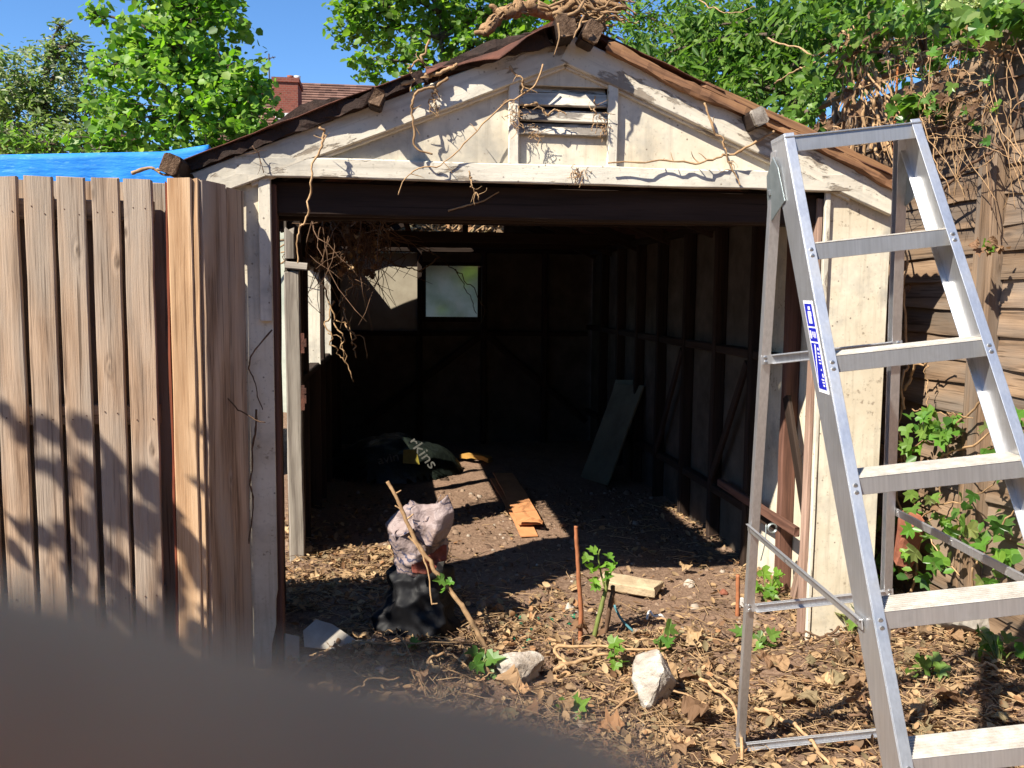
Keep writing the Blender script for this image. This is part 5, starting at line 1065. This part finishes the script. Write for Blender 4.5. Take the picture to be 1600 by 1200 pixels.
tree('bramble', 'green bramble glimpsed through the reeded back window', 'bush', (1.2, 6.9, 0), [(735, 430, 6.9, .16), (690, 480, 6.9, .10)], M['mid'], .05, 160, T_OVAL, .02)

# shrub just outside the frame whose shade falls on the fence
ss = thing('young_tree', (-2.7, -1.7, 0), 'leafy young tree in front of the left end of the board fence', 'tree')
m = MB(); LP = []
tips = []
for k in range(15):          # sprays whose shade lands on the fence, and denser ones whose shade lands on the ground by the door
    t_ = random.uniform(1.7, 2.4); xf = random.uniform(-.74, -.28); zf = random.choice((.78, .52, .30))-.35*(xf+.5)+random.uniform(-.08, .08)
    tips.append((np.array([xf-.79*t_, FY-.575*t_, zf+t_]), .045, 5))
for k in range(34):
    t_ = random.uniform(1.9, 2.7); xg, yg = random.uniform(.05, .75), random.uniform(-.22, .12); yg = min(yg, -.35+xg*.75)
    tips.append((np.array([xg-.79*t_, yg-.575*t_, t_]), .09, 12))
for tip, sp_r, nl in tips:
    if tip[0] > .492-.419*(tip[1]+3.605)-.16: continue
    root = np.array([-2.7, -1.7, .4]); mid_ = (root+tip)/2+[random.uniform(-.1, .04), random.uniform(-.1, .1), .2]
    m.tube(smooth_path([root, mid_, tip], 8), np.linspace(.009, .003, 8), 4)
    for j in range(nl): LP.append(tip+np.array([random.gauss(0, sp_r), random.gauss(0, sp_r), random.gauss(-.02, sp_r)]))
P = np.array(LP); D, Nn = leaf_dirs(len(P), .3); V, F = leaf_cloud(P, D, Nn, rng.uniform(.08, .13, len(P)), T_OVAL); tag(mesh_obj('foliage', V, F, M['hazel'], ss), kind='stuff'); m.tube([(-2.7, -1.7, -.1), (-2.68, -1.7, .5), (-2.6, -1.65, 1.6)], [.03, .027, .015], 7); m.build('trunk', M['bark'], ss, True)

he = thing('added_hedge', (0, -9.5, 0), 'tall dense dark leaf screen added unseen behind the viewer to cut sky light', 'added_hedge')  # unseen, put behind the camera to dim the sky's ambient light
m = MB(); m.box((-11, -9.9, 0), (11, -9.3, 4.0)); m.build('branches', M['twigd'], he)
n = 9000; P = np.stack([rng.uniform(-11.2, 11.2, n), rng.uniform(-10.1, -9.0, n), rng.uniform(0, 4.3, n)], -1); D, Nn = leaf_dirs(n, .3); V, F = leaf_cloud(P, D, Nn, rng.uniform(.12, .26, n), T_OVAL); tag(mesh_obj('foliage', V, F, M['darktree'], he), kind='stuff')

# ------------------------------------------------------------------ litter
def scatter(n, kind=0):
    out = []
    while len(out) < n:
        x, y = random.uniform(-.3, 2.92), random.uniform(-1.35, 2.6)
        w_ = .16
        if y < .45 and x > .2: w_ = .5
        if x > 1.35 and y < .1: w_ = .95
        if x > 2.3 and y < 1.0: w_ = 1.0
        if -.12 < x < .75 and .55 < y < 1.75: w_ = .9
        if -.05 < x < 2.35 and y > .9: w_ = .05
        if -.12 < x < .75 and .6 < y < 1.6: w_ = .8
        if x < -.02 and y < .02: w_ = 0
        if 1.3 < x < 2.3 and .15 < y < .9: w_ *= .35
        w_ *= .25+1.5*float(np.clip(fbm(np.array([x*3.1]), np.array([y*3.1]), 3, 44)[0]*2.2+.5, 0, 1))
        if random.random() < w_: out.append((x, y))
    return np.array(out)
Q = scatter(11500); z = ground_z(Q[:, 0], Q[:, 1])+rng.uniform(.002, .03, len(Q)); n = len(Q)
Nn = rng.normal(size=(n, 3))*.62+[0, 0, 1]; D = rng.normal(size=(n, 3)); D[:, 2] *= .3
V, F = leaf_cloud(np.stack([Q[:, 0], Q[:, 1], z], -1), D, Nn, np.clip(rng.gamma(2.4, .0098, n)+.006, 0, .048), T_CURL); o = mesh_obj('leaf_litter', V, F, M['dead'], None, True); tag(o, kind='stuff')
Q = scatter(16000); n = len(Q); D = rng.normal(size=(n, 3)); D[:, 2] *= .3; V, F = leaf_cloud(np.stack([Q[:, 0], Q[:, 1], ground_z(Q[:, 0], Q[:, 1])+rng.uniform(0, .014, n)], -1), D, rng.normal(size=(n, 3))*.7+[0, 0, 1], rng.uniform(.004, .013, n), T_LONG); tag(mesh_obj('leaf_crumbs', V, F, M['dead']), kind='stuff')
for Q, mt_ in ((scatter(3400), 'straw'), (scatter(1300), 'twigd')):
  m = MB()
  for k, (x, y) in enumerate(Q):
      L = random.uniform(.03, .21); a = random.uniform(0, 6.28); z = gz(x, y); d = np.array([math.cos(a), math.sin(a), random.gauss(0, .12)])*L/2; c = np.array([x, y, z+random.uniform(.003, .03)])
      m.tube([c-d, c+[random.gauss(0, .1)*L, random.gauss(0, .1)*L, .01], c+d], [.0019, .0015, .0008], 4)
  tag(m.build('twig_litter', M[mt_], None, True), kind='stuff')
T_STONE = (np.array([(-.5, -.4, 0), (.45, -.5, 0), (.5, .45, 0), (-.4, .5, 0), (-.3, -.25, .5), (.3, -.3, .6), (.25, .3, .45), (-.28, .3, .55)]), np.array([(0, 1, 5, 4), (1, 2, 6, 5), (2, 3, 7, 6), (3, 0, 4, 7), (4, 5, 6, 7)]))
Q = np.concatenate([np.stack([rng.uniform(-.2, 2.45, 3800), rng.uniform(-1.3, 3.2, 3800)], -1)]); n = len(Q); D = rng.normal(size=(n, 3)); D[:, 2] = 0
V, F = leaf_cloud(np.stack([Q[:, 0], Q[:, 1], ground_z(Q[:, 0], Q[:, 1])-.003], -1), D, np.tile([0., 0, 1], (n, 1))+rng.normal(size=(n, 3))*.2, rng.gamma(2.0, .0055, n)+.004, T_STONE)
t = NT('soil_crumbs', .95, .1); M['crumb'] = t.color(t.ramp(t.island(), [(0, (.08, .05, .035)), (.5, (.17, .11, .077)), (.9, (.22, .155, .11)), (1, (.33, .28, .23))])); tag(mesh_obj('soil_crumbs', V, F, M['crumb']), kind='stuff')
gl = [spot(random.uniform(800, 905), random.uniform(965, 1015), 2, 0) for _ in range(26)]; P = np.array(gl); P[:, 2] = ground_z(P[:, 0], P[:, 1])+.008
t = NT('green_glass_shard', .15, .6); M['shard'] = t.color((.02, .16, .09)); V, F = leaf_cloud(P, rng.normal(size=(26, 3)), rng.normal(size=(26, 3))*.5+[0, 0, 1], rng.uniform(.015, .04, 26), T_OVAL); o = mesh_obj('glass_shards', V, F, M['shard']); tag(o, kind='stuff')
# the larger fallen leaves and stems one by one
Q = scatter(210)
for k, (x, y) in enumerate(Q):
    z = gz(x, y)+random.uniform(.004, .022); a = random.uniform(0, 6.28); n_ = (random.gauss(0, .35), random.gauss(-.15, .35), 1)
    o = place_leaf('fallen_leaf', random.choice(dm), np.array([x, y, z]), (math.cos(a), math.sin(a), random.gauss(0, .2)), n_, random.uniform(.045, .095)*(1.1 if y < 0 else .8))
    tag(o, 'dry brown fallen leaf lying in the litter on the ground', 'leaf', 'fallen leaves on the ground')
for (px, py, s_, k) in ((1095, 1130, .13, 15), (790, 1085, .12, 3), (1255, 1105, .10, 9), (1480, 1125, .12, 16), (905, 1000, .10, 4), (1420, 1010, .09, 1), (640, 985, .10, 2), (1040, 1108, .06, 14)):
    p = spot(px, py, 2, 0); o = place_leaf('fallen_leaf', dm[k], np.array([p[0], p[1], gz(p[0], p[1])+.02]), (random.uniform(-1, 1), random.uniform(-1, 1), .1), (.1, -.55, 1), s_); tag(o, 'dry brown fallen leaf lying in the litter on the ground', 'leaf', 'fallen leaves on the ground')
Q = scatter(70)
for k, (x, y) in enumerate(Q):
    if y > .3: y = random.uniform(-1.2, .2)
    L = random.uniform(.12, .40); a = random.gauss(0, .9)+(math.pi if random.random() < .5 else 0); P = []
    for s_ in np.linspace(-.5, .5, 4): xx, yy = x+L*s_*math.cos(a)+random.gauss(0, .02), y+L*s_*math.sin(a)*.7+random.gauss(0, .02); P.append((xx, yy, gz(xx, yy)+random.uniform(.008, .06)))
    vine('fallen_twig', P, random.uniform(.003, .0065), 'thin dry ivy stem lying in the litter on the ground', 'stem', random.choice(('twig', 'twig', 'twigd')), 'dry stems on the ground', 14, .012, 300+k)
for k, (P, r_, lb_) in enumerate((([(440, 1105), (470, 1085), (500, 1060), (530, 1045)], .009, 'pale forked root stub on the soil mound below the left pier'),
        ([(470, 1030), (560, 1030), (620, 1032), (700, 1025), (760, 1005)], .005, 'long thin dry stem crossing the shaded doorway ground'),
        ([(560, 1050), (590, 1010), (615, 1012), (640, 1050), (668, 1110)], .004, 'thin arched dry stem in front of the doorway shade'),
        ([(655, 1095), (670, 1060), (700, 1048), (735, 1058)], .007, 'pale arched stem just above the blurred finger'),
        ([(890, 1045), (870, 1030), (1000, 1030), (1060, 1020)], .008, 'dry stem lying behind the mortar lumps'),
        ([(1050, 1050), (1110, 1085), (1150, 1130), (1160, 1190)], .009, 'long straw coloured stem curving past the rear ladder foot'),
        ([(860, 1055), (930, 1040), (980, 1032)], .010, 'brown stick lying between the two mortar lumps'),
        ([(950, 1125), (1010, 1095), (1080, 1110), (1140, 1120)], .005, 'thin curved stem in front of the large mortar lump'),
        ([(1180, 1110), (1240, 1140), (1300, 1195)], .010, 'orange brown stick slanting between the ladder feet'))):
    vine('fallen_twig', [np.array([*(q := spot(a, b, 2, 0))[:2], gz(q[0], q[1])+.02+.035*(0 < i < len(P)-1)]) for i, (a, b) in enumerate(P)], r_, lb_, 'stem', 'twig', None, 22, .008, 400+k)

# ------------------------------------------------------------------ the hand holding the camera phone, one fingertip in front of the lens
def cf(u_, v_, d_): return CAM+CR*u_+CU*v_+fw*d_
D0 = .022; k_ = D0/FPX
pxr = lambda x, y, r: ((x-800)*k_, -(y-600)*k_, D0, r*k_)
A_, B_, C_, T_ = pxr(-120, 1428, 535), pxr(390, 1574, 500), pxr(790, 1598, 500), pxr(1190, 1715, 430)
nodes = [(-.165, -.03, -.055, .030), (-.140, -.012, -.020, .030), (-.118, .0, .004, .026),          # wrist, palm
         (-.085, -.004, .026, .0125), (-.050, -.010, .028, .0098), (-.028, -.0125, .0245, .0092), (*A_[:3], A_[3]*1.08), (*B_[:3], B_[3]*1.08), (*C_[:3], C_[3]*1.08), (*T_[:3], T_[3]),   # index
         (-.082, -.026, .028, .012), (-.052, -.036, .036, .0095), (-.026, -.042, .034, .0088), (-.008, -.046, .029, .0075),
         (-.086, -.046, .024, .0115), (-.056, -.058, .033, .009), (-.032, -.064, .031, .0083), (-.016, -.067, .027, .007),
         (-.094, -.062, .016, .0105), (-.070, -.075, .024, .0082), (-.050, -.080, .023, .0075), (-.038, -.083, .020, .0065),
         (-.118, .018, -.022, .014), (-.092, .030, -.030, .0115), (-.066, .034, -.024, .0095)]
edges = [(0, 1), (1, 2), (2, 3), (3, 4), (4, 5), (5, 6), (6, 7), (7, 8), (8, 9), (2, 10), (10, 11), (11, 12), (12, 13), (2, 14), (14, 15), (15, 16), (16, 17), (2, 18), (18, 19), (19, 20), (20, 21), (1, 22), (22, 23), (23, 24)]
hme = bpy.data.meshes.new('hand'); hc = cf(-.118, 0, .004)
hme.from_pydata([tuple(cf(*q[:3])-hc) for q in nodes], edges, []); hme.materials.append(M['skin'])
ho = bpy.data.objects.new('hand', hme); link(ho, Matrix.Translation(Vector(hc)))
sm = ho.modifiers.new('skin', 'SKIN'); sm.use_smooth_shade = True
for q, vv in zip(nodes, hme.skin_vertices[0].data): vv.radius = (q[3], q[3])
hme.skin_vertices[0].data[1].use_root = True
ho.modifiers.new('sub', 'SUBSURF').render_levels = 3
tag(ho, 'blurred dark fingertip in front of the lens in the bottom left corner', 'hand')
ph = MB(); poly = []
for cx, cy, a0 in ((.003, .029, 0), (-.120, .029, 90), (-.120, -.016, 180), (.003, -.016, 270)):
    for q in range(5): a = R_(a0+q*22.5); poly.append(cf(cx+.007*math.cos(a), cy+.007*math.sin(a), -.0015))
ph.extrude(poly, -fw*.0075); po = ph.build('phone', M['phone']); fixn(po); tag(po, 'pale unseen phone added behind the blurred fingertip to shade it', 'phone')  # out of view, sized and placed to keep the sun off the fingertip

# repeats of a kind carry one group phrase
GR = {'ivy_sprig': 'ivy sprigs on the ground', 'mortar_lump': 'mortar lumps on the ground', 'stone': 'small stones on the soil', 'leaning_sheet': 'sheets leaning on the right inside wall', 'rootlets': 'tufts of dry rootlets on the gable', 'cardboard_strip': 'cardboard strips on the garage floor',
      'sheet_fragment': 'cement sheet fragments by the left pier', 'yellow_plank': 'yellow timber pieces by the compost bag', 'plastic_scrap': 'white plastic scraps on the soil', 'cut_cane': 'cut red brown stems in the doorway', 'ivy': 'ivy on the right fence', 'dry_ivy': 'dry ivy on the right fence', 'dry_vine': 'dry vines on the garage and fence', 'fallen_twig': 'dry stems on the ground'}
for o in sc.objects:
    st_ = o.name.split('.')[0]
    if o.parent is None and st_ in GR and not o.get('group'): o['group'] = GR[st_]
